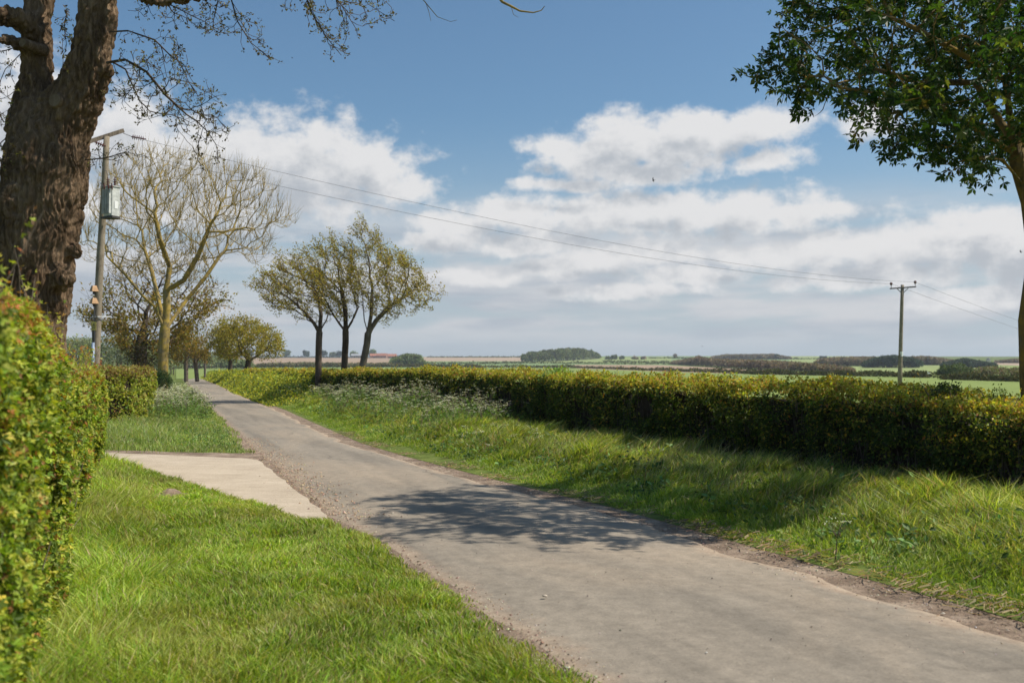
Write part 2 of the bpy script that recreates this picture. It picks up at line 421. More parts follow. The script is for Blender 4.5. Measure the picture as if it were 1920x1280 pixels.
# densify the outline with noise and fill
def dens(poly, step, amp, seed):
    o = []
    for i in range(len(poly)):
        a = np.array(poly[i]); b = np.array(poly[(i+1) % len(poly)]); n = max(1, int(np.linalg.norm(b-a)/step))
        for k in range(n):
            q = a+(b-a)*k/n
            o.append(q+amp*np.array([fbm(q[0]*2+seed, q[1]*2)-.5, fbm(q[0]*2, q[1]*2+seed)-.5]))
    return np.array(o)
dd = dens(drive_poly, .12, .12, 3)
nd = len(dd); ii = np.arange(nd); jj = (ii+1) % nd
drive = mesh_obj('driveway', np.r_[np.c_[dd, np.full(nd, .022)], np.c_[dd, np.full(nd, -.02)]], [ii[None, ::-1], np.stack([ii, jj, jj+nd, ii+nd], 1)], M['concrete'])
ap = [(x_, y_) for x_, y_ in [tuple(G(*q)) for q in [(100, 857), (200, 850), (340, 856), (450, 861), (482, 864)]]]
ap = [(far_l[0]-14, far_l[1]+1.0)]+[(x_, y_-.1) for x_, y_ in ap[1:]]+[(ap[-1][0]+.35, ap[-1][1]+1.5), (ap[-2][0]+.3, ap[-2][1]+1.15), (ap[-3][0], ap[-3][1]+.75), (ap[1][0], ap[1][1]+.6), (far_l[0]-14, far_l[1]+1.7)]
ad = dens(ap, .10, .35, 8)
apo = mesh_obj('dirt_margin', np.c_[ad, np.full(len(ad), .015)], np.arange(len(ad))[None, :], M['dirt'])
if apo.data.polygons[0].normal.z < 0: apo.data.flip_normals()
tag(apo, 'bare brown soil along the far edge of the concrete driveway', 'path', kind='structure')
tag(drive, 'pale concrete driveway splaying into the lane on the left', 'driveway', kind='structure')
for nm in ('driveway',):
    me = drive.data
    if me.polygons[0].normal.z < 0: me.flip_normals()
# right verge bank (a sheet following the rise to the hedge), left verges
ysb = np.concatenate([np.arange(-15, 45, .3), np.arange(45, 170, 1)])
vb = ribbon('grass_verge', M['turf'], Rx(ysb)+.25, Hx(ysb)+4.2, ysb, .010, 26, bank)
tag(vb, 'grass bank between lane and long hedge', 'verge', kind='structure')
def hedgeL(y): return -.5-.385*y
ysl = np.concatenate([np.arange(-10, 45, .25), np.arange(45, 140, 1)])
vl = ribbon('grass_verge', M['turf'], hedgeL(ysl)-3, Lx(ysl)-.25, ysl, .008, 16, lawn_z)
tag(vl, 'grass verge between lane and left hedge', 'verge', kind='structure')

# ------------------------------------------------------------------ instanced small faces (leaves, blades)
RH = (np.array([[0, 0, 0], [.28, .5, .10], [0, 1, 0], [-.28, .5, .10]]), np.array([[0, 1, 2, 3]]))
PALM_v = [[0, 0, 0]]; PALM_f = []
for a_, L_ in ((0, 1.0), (1.0, .8), (-1.0, .8)):
    c, s = math.cos(a_), math.sin(a_)
    for px_, py_, pz_ in ((.22, .5, .07), (0, 1, -.05), (-.22, .5, .07)):
        PALM_v.append([(px_*c+py_*s)*L_, (py_*c-px_*s)*L_, pz_])
    n_ = len(PALM_v); PALM_f.append([0, n_-3, n_-2, n_-1])
PALM = (np.array(PALM_v), np.array(PALM_f))
OV = (np.array([[0, 0, 0], [.2, .25, .05], [.26, .6, .05], [0, 1, -.08], [-.26, .6, .05], [-.2, .25, .05]]), np.array([[0, 1, 2, 3], [0, 3, 4, 5]]))

def rand_dirs(n): return norm(rng.normal(size=(n, 3)))
def leaves(mb, C, size, col, tmpl=RH, nb=(0, 0, .4), spread=1.0, axis=None, axspread=1.0):
    """scatter leaves: C centres, size array, col (n,3)"""
    n = len(C)
    if n == 0: return
    nrm = norm(np.array(nb)+spread*rand_dirs(n))
    ax = rand_dirs(n) if axis is None else norm(np.asarray(axis)+axspread*rand_dirs(n))
    Y = norm(ax-nrm*np.sum(ax*nrm, 1, keepdims=True)); X = np.cross(Y, nrm)
    tv, tf = tmpl; k = len(tv)
    s = np.broadcast_to(np.asarray(size, float), (n,))[:, None, None]
    V = C[:, None, :]+s*(tv[None, :, 0:1]*X[:, None]+(tv[None, :, 1:2])*Y[:, None]+tv[None, :, 2:3]*nrm[:, None])
    Fc = tf[None]+(np.arange(n)*k)[:, None, None]
    mb.add(V.reshape(-1, 3), Fc.reshape(-1, tf.shape[1]), np.repeat(col, k, 0))
def blades(mb, B, h, w, lean, col, curl=.5):
    """grass blades: base points B (n,3), height, width, lean vector (n,2)"""
    n = len(B); th = rng.uniform(0, math.pi*2, n)
    wx = np.stack([np.cos(th), np.sin(th), np.zeros(n)], 1)*(w/2)[:, None]
    l3 = np.c_[lean, np.zeros(n)]*h[:, None]
    m_ = B+l3*.35+np.c_[np.zeros((n, 2)), h*.58]; t = B+l3*(1+curl*.3)+np.c_[np.zeros((n, 2)), h*.93]
    V = np.stack([B-wx, B+wx, m_+wx*.8, m_-wx*.8, t], 1)
    k = (np.arange(n)*5)[:, None]
    c = np.repeat(col, 5, 0).reshape(n, 5, 3); 
    mb.add(V.reshape(-1, 3), [np.array([[0, 1, 2, 3]])+k, np.array([[3, 2, 4]])+k], c.reshape(-1, 3))
def palette(n, cols, w, var=.25):
    cols = np.array(cols); w = np.array(w, float); w /= w.sum()
    c = cols[rng.choice(len(cols), n, p=w)]
    return c*(1+var*rng.uniform(-1, 1, (n, 1)))*(1+.08*rng.normal(size=(n, 3)))

# ------------------------------------------------------------------ hedges
def hedge(name, label, y0, y1, fx, depth, hfn, count, size_k, pal_side, pal_top, side=1, shl=.22, group=None, zf=zg, core_in=.16, tmpl=RH, nshoot=200, ax=None, bias_front=.62, clump=.13, side_w=None, topband=.22, mat='leaf', back=False):
    """hedge standing along x=fx(y); its visible face is at fx and it extends away (side=+1 to the right, -1 to the left)"""
    root = thing(name, label, 'hedge', (float(fx((y0+y1)/2)+side*depth/2), (y0+y1)/2, float(zf(fx((y0+y1)/2), (y0+y1)/2))), group)
    # solid twig core, its colour dark to give the shade between leaves
    ysn = np.arange(y0+core_in, y1-core_in+.01, max(.25, (y1-y0)/400))
    prof = [(core_in, 0), (core_in, .35), (core_in*1.0, .7), (core_in*1.3, 1), (depth-core_in*1.3, 1), (depth-core_in, .6), (depth-core_in, 0)]
    V = []
    for yv in ysn:
        for (o, hz) in prof:
            X = float(fx(yv))+side*o; hh = float(hfn(yv))-core_in*1.15
            X += .1*(fbm(yv*1.7, hz*3+o, 0)-.5)
            V.append([X, yv, float(zf(X, yv))-.05+hz*hh+(.12*(fbm(yv*2.1, o*2, 5)-.5) if hz > .3 else 0)])
    k = len(prof); n = len(ysn)
    Q = np.array([[i*k+j, i*k+j+1, (i+1)*k+j+1, (i+1)*k+j] for i in range(n-1) for j in range(k-1)])
    caps = np.array([list(range(k)), list(range((n-1)*k, n*k))])
    core = mesh_obj('branches', V, [Q, caps], M['twig'])
    # leaves
    Y = y0+(y1-y0)*rng.random(count*2)
    # log-uniform in distance so far parts carry fewer, larger leaves
    if y0 > 3: Y = y0*(y1/y0)**rng.random(count*2)
    kind = rng.random(len(Y))
    H = hfn(Y)
    o = np.zeros(len(Y)); hz = np.zeros(len(Y)); face = np.zeros(len(Y), int)
    f = kind < bias_front; face[f] = 0; hz[f] = H[f]*rng.random(f.sum())**.85; o[f] = 0
    t = (kind >= bias_front) & (kind < .93); face[t] = 1; hz[t] = H[t]; o[t] = depth*rng.random(t.sum())
    e = kind >= .93; face[e] = 2; hz[e] = H[e]*rng.random(e.sum()); o[e] = depth*rng.random(e.sum()); Y[e] = np.where(rng.random(e.sum()) < .75, y0, y1)
    X = fx(Y)
    # lumps
    lump = clump*2*(fbm(Y*1.6, hz*1.6, o*1.6, 3)-.5)+clump*.8*(fbm(Y*5, hz*5, o*5, 2)-.5)
    inward = np.abs(rng.normal(0, .07, len(Y)))
    rnd = np.minimum(depth/2, .25)   # rounded shoulders
    edge = np.clip((hz-(H-rnd))/rnd, 0, 1)
    px_ = o.copy()
    px_[face == 0] = (-lump+inward+rnd*.5*edge**2)[face == 0]
    hz2 = hz.copy(); hz2[face == 1] = (hz+lump*.8-inward)[face == 1]
    ed1 = 1-np.clip(np.minimum(o, depth-o)/rnd, 0, 1); hz2[face == 1] -= (rnd*.4*ed1**2)[face == 1]
    Y2 = Y.copy(); Y2[face == 2] += (np.where(Y < (y0+y1)/2, 1, -1)*(inward-lump))[face == 2]
    gap = fbm(Y*3.3+40, hz2*3.3, px_*3.3+9, 3)
    keep = (gap > .41) | (rng.random(len(Y)) < .22)
    keep &= np.cumsum(keep) <= count
    X = X+side*px_; Z = zf(X, Y2)+hz2
    C = np.stack([X, Y2, Z], 1)[keep]; Hk = H[keep]; hk = hz2[keep]
    n = len(C); d = np.hypot(C[:, 0], C[:, 1])
    sz = size_k*(1+d/22)*rng.uniform(.6, 1.35, n)
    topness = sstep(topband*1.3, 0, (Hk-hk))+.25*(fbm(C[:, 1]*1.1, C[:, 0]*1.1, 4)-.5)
    topness += .45*(sstep(.54, .68, fbm(C[:, 1]*1.9, hk*2.8, 11, 3)))*rng.random(n)*sstep(0, .6, hk/Hk)  # top colours also scattered in clumps on the face, like leaves catching sun
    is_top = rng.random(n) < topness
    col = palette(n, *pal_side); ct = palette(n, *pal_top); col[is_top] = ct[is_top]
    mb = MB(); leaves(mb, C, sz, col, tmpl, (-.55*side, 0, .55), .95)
    # shoots standing above the clipped line
    if nshoot:
        ysx = y0+(y1-y0)*rng.random(nshoot) if y0 < 3 else y0*(y1/y0)**rng.random(nshoot)
        oo = depth*rng.random(nshoot); xs = fx(ysx)+side*oo; hs = hfn(ysx)
        ln = .03+shl*rng.random(nshoot)**4; dr = norm(np.array([0, 0, 1.2])+rand_dirs(nshoot)*.6)
        per = 9
        tt = np.tile(np.linspace(.0, 1, per), nshoot)
        Bp = np.stack([xs, ysx, zf(xs, ysx)+hs-.06], 1).repeat(per, 0)+dr.repeat(per, 0)*(ln.repeat(per)*tt)[:, None]*1.25
        dd_ = np.hypot(Bp[:, 0], Bp[:, 1])
        leaves(mb, Bp+rng.normal(0, .01, Bp.shape), size_k*(1+dd_/25)*(1.05-.45*tt), palette(len(Bp), *pal_top), tmpl, (0, 0, .5), .9, dr.repeat(per, 0), .8)
        sg = Segs()
        B0 = np.stack([xs, ysx, zf(xs, ysx)+hs-.12], 1)
        sg.add(B0, B0+dr*ln[:, None]*1.4, np.full(nshoot, .004), np.full(nshoot, .0015))
        tw = sg.build('shoots', M['bark_grey'], None, 3)
        adopt(root, tw)
    lf = mb.build('foliage', M[mat])
    sg = Segs(); m_ = int(18*(y1-y0)); yq = y0*(y1/y0)**rng.random(m_); xq = fx(yq)+side*(.05+.12*rng.random(m_)); h0 = hfn(yq)*rng.uniform(0, .7, m_)
    b0 = np.stack([xq, yq, zf(xq, yq)+h0], 1); dr = norm(np.stack([-side*.15*rng.random(m_), rng.normal(0, .45, m_), np.ones(m_)], 1)); ln2 = rng.uniform(.15, .55, m_)*np.minimum(1, (hfn(yq)-h0))
    sg.add(b0, b0+dr*ln2[:, None], np.full(m_, .006), np.full(m_, .0025)); adopt(root, sg.build('stems', M['bark_grey'], None, 4))
    adopt(root, core, lf)
    return root

class Segs:
    """many tapered sticks as one mesh"""
    def __init__(s): s.a = []; s.b = []; s.ra = []; s.rb = []; s.da = []; s.db = []
    def add(s, a, b, ra, rb, da=None, db=None):
        a = np.asarray(a, float); b = np.asarray(b, float); d = norm(b-a)
        s.a.append(a); s.b.append(b); s.ra.append(ra); s.rb.append(rb)
        s.da.append(d if da is None else da); s.db.append(d if db is None else db)
    def build(s, name, mat, parent=None, k=4, smooth=True):
        a, b, ra, rb, da, db = [np.concatenate(t) for t in (s.a, s.b, s.ra, s.rb, s.da, s.db)]
        V = frusta(a, b, ra, rb, da, db, k); n = len(a)
        j = np.arange(k); q = np.stack([j, (j+1) % k, k+(j+1) % k, k+j], 1)
        Fq = q[None]+(np.arange(n)*2*k)[:, None, None]
        return mesh_obj(name, V, Fq.reshape(-1, 4), mat, parent, smooth=smooth)
def frusta(a, b, ra, rb, da, db, k):
    ref = np.array([.93, .12, .34]); ref /= np.linalg.norm(ref)
    ang = np.arange(k)*2*math.pi/k
    def ring(p, r, d):
        u = norm(ref-d*(d@ref)[:, None]); w = np.cross(d, u)
        return p[:, None]+r[:, None, None]*(np.cos(ang)[None, :, None]*u[:, None]+np.sin(ang)[None, :, None]*w[:, None])
    return np.concatenate([ring(a, ra, da), ring(b, rb, db)], 1).reshape(-1, 3)

# ------------------------------------------------------------------ trees grown into a crown volume
def crown_pts(poly, d0, hd, n, shell=.0):
    poly = np.array(poly, float); c = poly.mean(0); lo = poly.min(0); hi = poly.max(0)
    out = []
    while len(out) < n:
        q = lo+(hi-lo)*rng.random((n*3, 2)); q = q[inpoly(q[:, 0], q[:, 1], poly)]
        rr_ = np.hypot((q[:, 0]-(lo[0]+hi[0])/2)/((hi[0]-lo[0])/2), (q[:, 1]-(lo[1]+hi[1])/2)/((hi[1]-lo[1])/2))
        u = rng.uniform(-1, 1, len(q))
        if shell: u = np.sign(u)*np.abs(u)**(1-shell)
        dd_ = d0+u*hd*np.sqrt(np.clip(1-rr_**2, .06, 1))
        for (px_, py_), dv in zip(q, dd_):
            out.append(P(px_, py_, dv))
    return np.array(out[:n])
def colonize(attr, nodes, parents, step, kill, trop=(0, 0, .15), iters=200, jit_=.12, inertia=.35, maxn=9000, di=1e9):
    pos = [np.array(p, float) for p in nodes]; par = list(parents)
    nch = [0]*len(pos)
    for p in par:
        if p >= 0: nch[p] += 1
    attr = np.array(attr)
    Pn = np.array(pos); D = np.linalg.norm(attr[:, None]-Pn[None], axis=2); near = D.argmin(1); dist = D.min(1)
    trop = np.array(trop)
    for it in range(iters):
        if not len(attr) or len(pos) > maxn: break
        Pn = np.array(pos); act = dist < di
        if not act.any(): break
        v = norm(attr[act]-Pn[near[act]]); acc = np.zeros((len(pos), 3)); np.add.at(acc, near[act], v)
        ids = np.unique(near[act]); new = []; newp = []
        for i in ids:
            if nch[i] >= 3: continue
            pd = (pos[i]-pos[par[i]]) if par[i] >= 0 else np.array([0, 0, 1.])
            pd = pd/max(np.linalg.norm(pd), 1e-6)
            dr = acc[i]/max(np.linalg.norm(acc[i]), 1e-6)+inertia*pd+trop+rng.normal(0, jit_, 3)
            dr /= max(np.linalg.norm(dr), 1e-6)
            new.append(pos[i]+dr*step); newp.append(i); nch[i] += 1
        if not new: break
        base = len(pos)
        for q, p_ in zip(new, newp): pos.append(q); par.append(p_); nch.append(0)
        Nn = np.array(new); D = np.linalg.norm(attr[:, None]-Nn[None], axis=2); k = D.argmin(1); dm = D[np.arange(len(attr)), k]
        bt = dm < dist; near[bt] = base+k[bt]; dist[bt] = dm[bt]
        # attractors whose nearest node is saturated move on
        sat = np.array([nch[i] >= 3 for i in near])
        live = (dist > kill) & ~sat
        attr = attr[live]; near = near[live]; dist = dist[live]
    return np.array(pos), np.array(par)
def radii(pos, par, tip, expo, base_r=None, fixed=None):
    n = len(pos); acc = np.zeros(n)
    ch = np.zeros(n, int)
    for p in par:
        if p >= 0: ch[p] += 1
    for i in range(n-1, -1, -1):
        if ch[i] == 0: acc[i] = tip**expo
        if par[i] >= 0: acc[par[i]] += acc[i]
    r = acc**(1/expo)
    if base_r is not None:
        k = math.log(base_r/tip)/math.log(r[0]/tip)
        r = tip*(r/tip)**k
    return r, ch
def node_dirs(pos, par):
    d = np.zeros_like(pos); i = par >= 0
    d[i] = norm(pos[i]-pos[par[i]])
    r0 = ~i
    for j in np.where(r0)[0]:
        k = np.where(par == j)[0]
        d[j] = norm(pos[k[0]]-pos[j]) if len(k) else [0, 0, 1]
    return d
def grow_tree(name, label, cat, base, nodes, parents, attr, step, kill, tip, base_r, bark, crown_cols=None, leaf_size=.08, leaf_n=3, leaf_tmpl=RH, trop=(0, 0, .15), twig_n=2, twig_len=.5, twig_trop=(0, 0, .3), expo=2.3, group=None, twig_r=None, thr=.02, lmat='leaf', leaf_jit=.12, jit_=.12, inertia=.35, leaf_nb=(0, 0, .4), smoothn=2, twig_bark=None, cname='crown', maxn=9000, leafax=None, thick_k=12, root=None, leaf_gate=None):
    pos, par = colonize(attr, nodes, parents, step, kill, trop, 250, jit_, inertia, maxn)
    n0 = len(nodes)
    r, ch = radii(pos, par, tip, expo, base_r)
    for _ in range(smoothn):
        avg = pos.copy(); cnt = np.ones(len(pos))
        for i in range(n0, len(pos)):
            if par[i] >= 0: avg[i] += pos[par[i]]; cnt[i] += 1; avg[par[i]] += pos[i]*(par[i] >= n0); cnt[par[i]] += (par[i] >= n0)
        new = avg/cnt[:, None]; new[:n0] = pos[:n0]; tips = ch == 0; new[tips] = pos[tips]; pos = new
    d = node_dirs(pos, par)
    if root is None: root = thing(name, label, cat, base, group)
    i = np.where(par >= 0)[0]; a = pos[par[i]]; b = pos[i]; rb = r[i]; ra = np.minimum(r[par[i]], np.where(r[i] < .6*r[par[i]], r[i]*1.35, r[par[i]]))
    da = np.where((r[i] < .6*r[par[i]])[:, None], d[i], d[par[i]]); db = d[i]
    th = rb > thr; parts = []
    if th.any():
        s = Segs(); s.add(a[th], b[th]+db[th]*.005, ra[th], rb[th], da[th], db[th]); parts.append(s.build('trunk', M[bark], None, thick_k))
    s = Segs(); anyt = False
    if (~th).any(): s.add(a[~th], b[~th], ra[~th], rb[~th], da[~th], db[~th]); anyt = True
    # fine twigs
    cand = np.where((r < thr*.9) & (np.arange(len(pos)) >= n0))[0]
    LP = [pos[cand]]; LD = [d[cand]]
    if twig_n:
        for q in range(twig_n):
            c = cand[rng.random(len(cand)) < .85]; st = pos[c]; dr = norm(d[c]+rand_dirs(len(c))*.9+np.array(twig_trop)); L_ = twig_len*rng.uniform(.35, 1.1, len(c))
            rs = np.minimum(r[c], (twig_r or tip)*1.15)
            for k in range(3):
                dr2 = norm(dr+np.array(twig_trop)*.5+rand_dirs(len(c))*.22); en = st+dr2*(L_/3)[:, None]
                s.add(st, en, rs*(1-.25*k), rs*(1-.25*(k+1)), dr, dr2)
                LP.append(en); LD.append(dr2); st = en; dr = dr2
            anyt = True
    if anyt: parts.append(s.build('twigs', M[twig_bark or bark], None, 4))
    if crown_cols is not None:
        LP = np.concatenate(LP); LD = np.concatenate(LD)
        if leaf_gate is not None:
            g = leaf_gate(LP); LP = LP[g]; LD = LD[g]
        LPn = np.repeat(LP, leaf_n, 0); LDn = np.repeat(LD, leaf_n, 0)
        C = LPn+rng.normal(0, leaf_jit, LPn.shape)
        mb = MB(); leaves(mb, C, leaf_size*rng.uniform(.55, 1.25, len(C)), palette(len(C), *crown_cols), leaf_tmpl, leaf_nb, .9, LDn if leafax is None else np.array(leafax)+LDn*.6, .7)
        parts.append(mb.build(cname, M[lmat]))
    adopt(root, *parts)
    return root, pos, par, r

def chain(nodes, parents, pts, start):
    """append a polyline of nodes; returns index of last"""
    p = start
    for q in pts: nodes.append(np.array(q, float)); parents.append(p); p = len(nodes)-1
    return p
def resample(pts, step):
    pts = [np.array(p, float) for p in pts]; o = [pts[0]]
    for a, b in zip(pts[:-1], pts[1:]):
        n = max(1, int(round(np.linalg.norm(b-a)/step)))
        for k in range(1, n+1): o.append(a+(b-a)*k/n)
    return o
# ================================================================== the long hedge on the right and the hedges on the left
HAW_SIDE_SHADED = ([(.035, .065, .011), (.065, .105, .017), (.13, .165, .028), (.05, .04, .02), (.26, .25, .05)], [4, 4, 2.6, 1.4, .9])  # leaf greens darkened for the hedge face that lies in shade
HAW_TOP_SUNNY = ([(.30, .32, .04), (.46, .42, .06), (.50, .33, .06), (.38, .18, .06), (.16, .18, .03), (.55, .50, .14)], [4, 4, 2.2, 1.2, 3, 1])  # young yellow growth, brightened further to give the sunlit top
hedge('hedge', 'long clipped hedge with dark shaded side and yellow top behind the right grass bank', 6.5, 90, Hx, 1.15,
      lambda y: np.interp(y, [8, 10.5, 15, 20, 90], [1.03, 1.06, 1.17, 1.22, 1.28])+.13*(fbm(np.asarray(y)*.6, 3)-.5), 260000, .030, HAW_SIDE_SHADED, HAW_TOP_SUNNY, nshoot=1300, tmpl=RH, clump=.30, topband=.22)
LIT_SIDE = ([(.22, .30, .03), (.34, .40, .05), (.09, .14, .02), (.46, .45, .07), (.26, .12, .04), (.42, .43, .12), (.14, .2, .04)], [4, 4, 4, 2, 1.2, .5, 2])
LIT_TOP = ([(.30, .36, .05), (.38, .38, .06), (.42, .16, .06), (.42, .26, .07), (.44, .42, .12)], [3, 3, 1.8, 1.8, 1])
hl = lambda y: hedgeL(np.asarray(y, float))
hedge('hedge', 'near left hedge of bright green leaves with reddish tips, blurred in the foreground', 2.4, 17.4, hl, .85,
      lambda y: np.interp(y, [2, 3.9, 6.6, 8.4, 10, 17.5], [2.1, 2.06, 1.97, 1.80, 1.66, 1.66])+.05*(fbm(np.asarray(y)*1.5, 8)-.5), 150000, .031, LIT_SIDE, LIT_TOP, side=-1, zf=lambda x, y: 0*x, nshoot=700, shl=.34, tmpl=PALM, clump=.2, mat='leaf', bias_front=.74)
def h2x(y): return np.interp(y, [28.4, 29.0, 30.0, 31.5, 34, 44, 60], [-13.4, -12.2, -11.4, -11.35, -12.3, -16.0, -22.0])
LIT2 = ([(.30, .35, .05), (.40, .42, .07), (.17, .22, .04), (.48, .47, .14), (.26, .16, .05)], [4, 4, 3, 2, 1])
hedge('hedge', 'bright yellow green hedge beyond the driveway with a brownish top', 28.4, 46, h2x, 2.6,
      lambda y: 1.66+.12*(fbm(np.asarray(y)*.8, 2)-.5), 60000, .032, LIT2, ([(.22, .2, .05), (.28, .19, .07), (.26, .27, .06), (.2, .11, .05)], [3, 3, 2, 2]), side=-1, zf=lambda x, y: 0*x, nshoot=300, tmpl=RH, clump=.22, topband=.35)

def bush(name, label, c, rad, n, size, cols, group=None, tmpl=RH, mat='leaf', cat='bush', lobes=6, kind=None, shoots=0):
    c = np.array(c, float); rad = np.array(rad, float)
    root = thing(name, label, cat, tuple(c-[0, 0, rad[2]*.8]), group, kind)
    L = c+rand_dirs(lobes)*rad*.45; k = rng.integers(0, lobes, n)
    u = rand_dirs(n); u[:, 2] = np.where(u[:, 2] < -.3, -u[:, 2], u[:, 2])
    C = L[k]+u*rad*.62*rng.uniform(.55, 1.05, (n, 1))
    mb = MB(); leaves(mb, C, size*rng.uniform(.6, 1.3, n), palette(n, *cols), tmpl, (0, -.2, .6), .9, u, .8)
    s = Segs(); m_ = max(12, shoots); b0 = np.tile(c-[0, 0, rad[2]*1.1], (m_, 1))+rng.normal(0, .05, (m_, 3)); dr = norm(rand_dirs(m_)*.7+[0, 0, .9])
    en = b0+dr*rad[2]*rng.uniform(1.4, 2.1, (m_, 1)); s.add(b0, en, np.full(m_, .012), np.full(m_, .003))
    if shoots:
        t = rng.random((m_, 14, 1)); q = (b0[:, None]+(en-b0)[:, None]*(.5+.5*t)).reshape(-1, 3)
        leaves(mb, q+rng.normal(0, .015, q.shape), size*rng.uniform(.7, 1.2, len(q)), palette(len(q), *cols), tmpl, (0, 0, .5), .9)
    adopt(root, s.build('branches', M['bark_grey'], None, 4), mb.build('foliage', M[mat]))
    return root
DARKG = ([(.02, .045, .015), (.035, .07, .02), (.055, .10, .03)], [3, 3, 1])
bush('bush', 'dark evergreen bush beside the lichen covered bare tree', (-15.6, 43.5, .85), (.75, .9, .85), 9000, .05, DARKG)
q = P(1040, 712, 22.5); bush('bush', 'small pale green elder shoot rising above the long hedge top', (q[0], q[1], 1.45), (.42, .42, .30), 800, .07, ([(.2, .3, .08), (.28, .38, .12)], [1, 1]), shoots=30)
q = P(1770, 735, 12.0); bush('bush', 'dark leafy sprig sticking up from the long hedge near the far pole', (q[0], q[1], 1.34), (.22, .25, .24), 700, .034, ([(.05, .08, .02), (.09, .12, .03), (.03, .05, .015)], [2, 1, 1]), shoots=26)
q = P(1865, 745, 11.6); bush('bush', 'thin pale sprig above the long hedge at the right edge', (q[0], q[1], 1.32), (.16, .2, .18), 260, .03, ([(.2, .22, .05), (.12, .15, .03)], [1, 1]), shoots=14)

# ================================================================== grass
def logd(n, a, b, p=1.0): return a*(b/a)**(rng.random(n)**p)
def outside_drive(x, y):
    return ~inpoly(x, y, [tuple(q) for q in dd])
# lawn in front
mb = MB()
n = 300000
d_ = logd(n, 3.4, 18.2, .85); u = rng.random(n); xl = hl(d_)-.3; xr = Lx(d_)-.0+.34*(fbm(d_*2.2, d_*0+4, 0, 4)-.5)
x_ = xl+(xr-xl)*u; ok = outside_drive(x_, d_) & (x_ > -0.62*d_-.3) & ~((d_ > g2[1]+.1) & (d_ < 19) & (x_ > np.interp(d_, [g2[1], g1[1]], [g2[0], g1[0]])-.08)); x_, d_ = x_[ok], d_[ok]; n = len(x_)
patch = fbm(x_*.9, d_*.9, 2, 4); tuft = fbm(x_*3.5, d_*3.5, 7, 3); nearhedge = sstep(1.1, .1, x_-hl(d_)); edge = sstep(-.10, .28, Lx(d_)-x_)
hh = (.035+.11*tuft**1.5+.16*nearhedge*rng.random(n))*(0.35+.65*edge)*rng.uniform(.6, 1.4, n)*(1+.5*sstep(7, 4, d_)*rng.random(n))
ww = (.0038+.00062*d_)*rng.uniform(.6, 1.5, n)
keep = (rng.random(n) < .55+.9*(patch-.3)) & (rng.random(n) < .25+.75*edge)
col = palette(n, [(.25, .35, .045), (.33, .43, .06), (.15, .24, .03), (.43, .46, .13), (.46, .38, .22), (.22, .15, .08)], [4, 4, 3.4, 2, 1.1, .6], .32)
col *= (.55+.95*patch)[:, None]
dry = sstep(.56, .68, fbm(x_*1.7+9, d_*1.7, 3, 3)); col = col*(1-.32*dry[:, None])+np.array([.34, .28, .11])*.32*dry[:, None]
lean = rng.normal(0, .42, (n, 2))+1.3*np.c_[fbm(x_*2.1, d_*2.1, 5)-.5, fbm(x_*2.1, d_*2.1, 15)-.5]
B = np.c_[x_, d_, lawn_z(x_, d_)]
k = keep; blades(mb, B[k], hh[k], ww[k], lean[k], col[k])
o = mb.build('lawn_grass', M['grass']); tag(o, 'short bright green grass of the near left verge', 'grass', kind='stuff')
# far left verge island and along the hedge up the lane
mb = MB(); n = 120000
d_ = logd(n, 17.6, 90); u = rng.random(n); xl = np.where(d_ < 29, -.62*d_-1, h2x(np.clip(d_, 28.4, 60))-.0); xl = np.where(d_ > 60, Lx(d_)-3, xl)
xr = Lx(d_)-.05+.5*(fbm(d_*1.1, d_*0+4, 0, 4)-.5); x_ = xl+(xr-xl)*u
ytop = np.interp(x_, [-40, -11, -8.3, -7.2], [18.2, 18.9, 18.9, 19.6])
ok = outside_drive(x_, d_) & ~(inpoly(x_, d_, [tuple(q) for q in ad]) & (rng.random(len(x_)) < .93)) & (d_ > ytop+.35*(fbm(x_*2, d_*0)-.3)); x_, d_ = x_[ok], d_[ok]; n = len(x_)
off = Lx(d_)-x_; tall = sstep(.3, 2.2, off)*sstep(19, 24, d_)
hh = (.07+.30*tall*fbm(x_*1.5, d_*1.5, 1, 3))*rng.uniform(.6, 1.4, n)
ww = (.003+.00045*d_)*rng.uniform(.7, 1.4, n)
patch = fbm(x_*.8, d_*.8, 5, 4)
col = palette(n, [(.24, .32, .075), (.31, .38, .11), (.15, .21, .05), (.38, .41, .20), (.45, .38, .24)], [4, 4, 3, 2.4, 1.3], .28)*(.6+.75*patch)[:, None]
blades(mb, np.c_[x_, d_, lawn_z(x_, d_)], hh, ww, rng.normal(0, .4, (n, 2)), col)
o = mb.build('verge_grass', M['grass']); tag(o, 'longer green grass on the verge island between driveway and lane', 'grass', kind='stuff')
# right bank
mb = MB(); n = 470000
d_ = logd(n, 4.6, 75, 1.0); u = rng.random(n)**.9; w_ = Hx(d_)-Rx(d_)
edgen = .62*(fbm(d_*1.3, d_*0+1.5, 0, 4)-.5)+.25*np.exp(-((d_-20)/4)**2)
lo_ = .42+edgen; x_ = Rx(d_)+lo_+(w_+.25-lo_)*u; ok = x_/d_ < .85; x_, d_, w_, lo_ = x_[ok], d_[ok], w_[ok], lo_[ok]; n = len(x_)
off = x_-Rx(d_)
tuft = fbm(x_*1.6, d_*1.6, 7, 3); patch = fbm(x_*.55, d_*.55, 2, 4); fine_ = fbm(x_*6, d_*6, 1, 2)
tall = sstep(lo_, lo_+1.5, off)
hh = (.05+tall*(.03+.29*np.clip(tuft*1.9-.5, .06, 1)*(.45+1.1*(fine_-.25))))*rng.uniform(.5, 1.35, n)
ww = (.0036+.00055*d_)*rng.uniform(.6, 1.6, n)
col = palette(n, [(.19, .26, .035), (.28, .34, .05), (.09, .14, .025), (.40, .42, .13), (.50, .46, .25), (.36, .22, .15)], [4, 4, 2.8, 2.4, 1.5, .7], .32)*(.35+1.25*patch)[:, None]
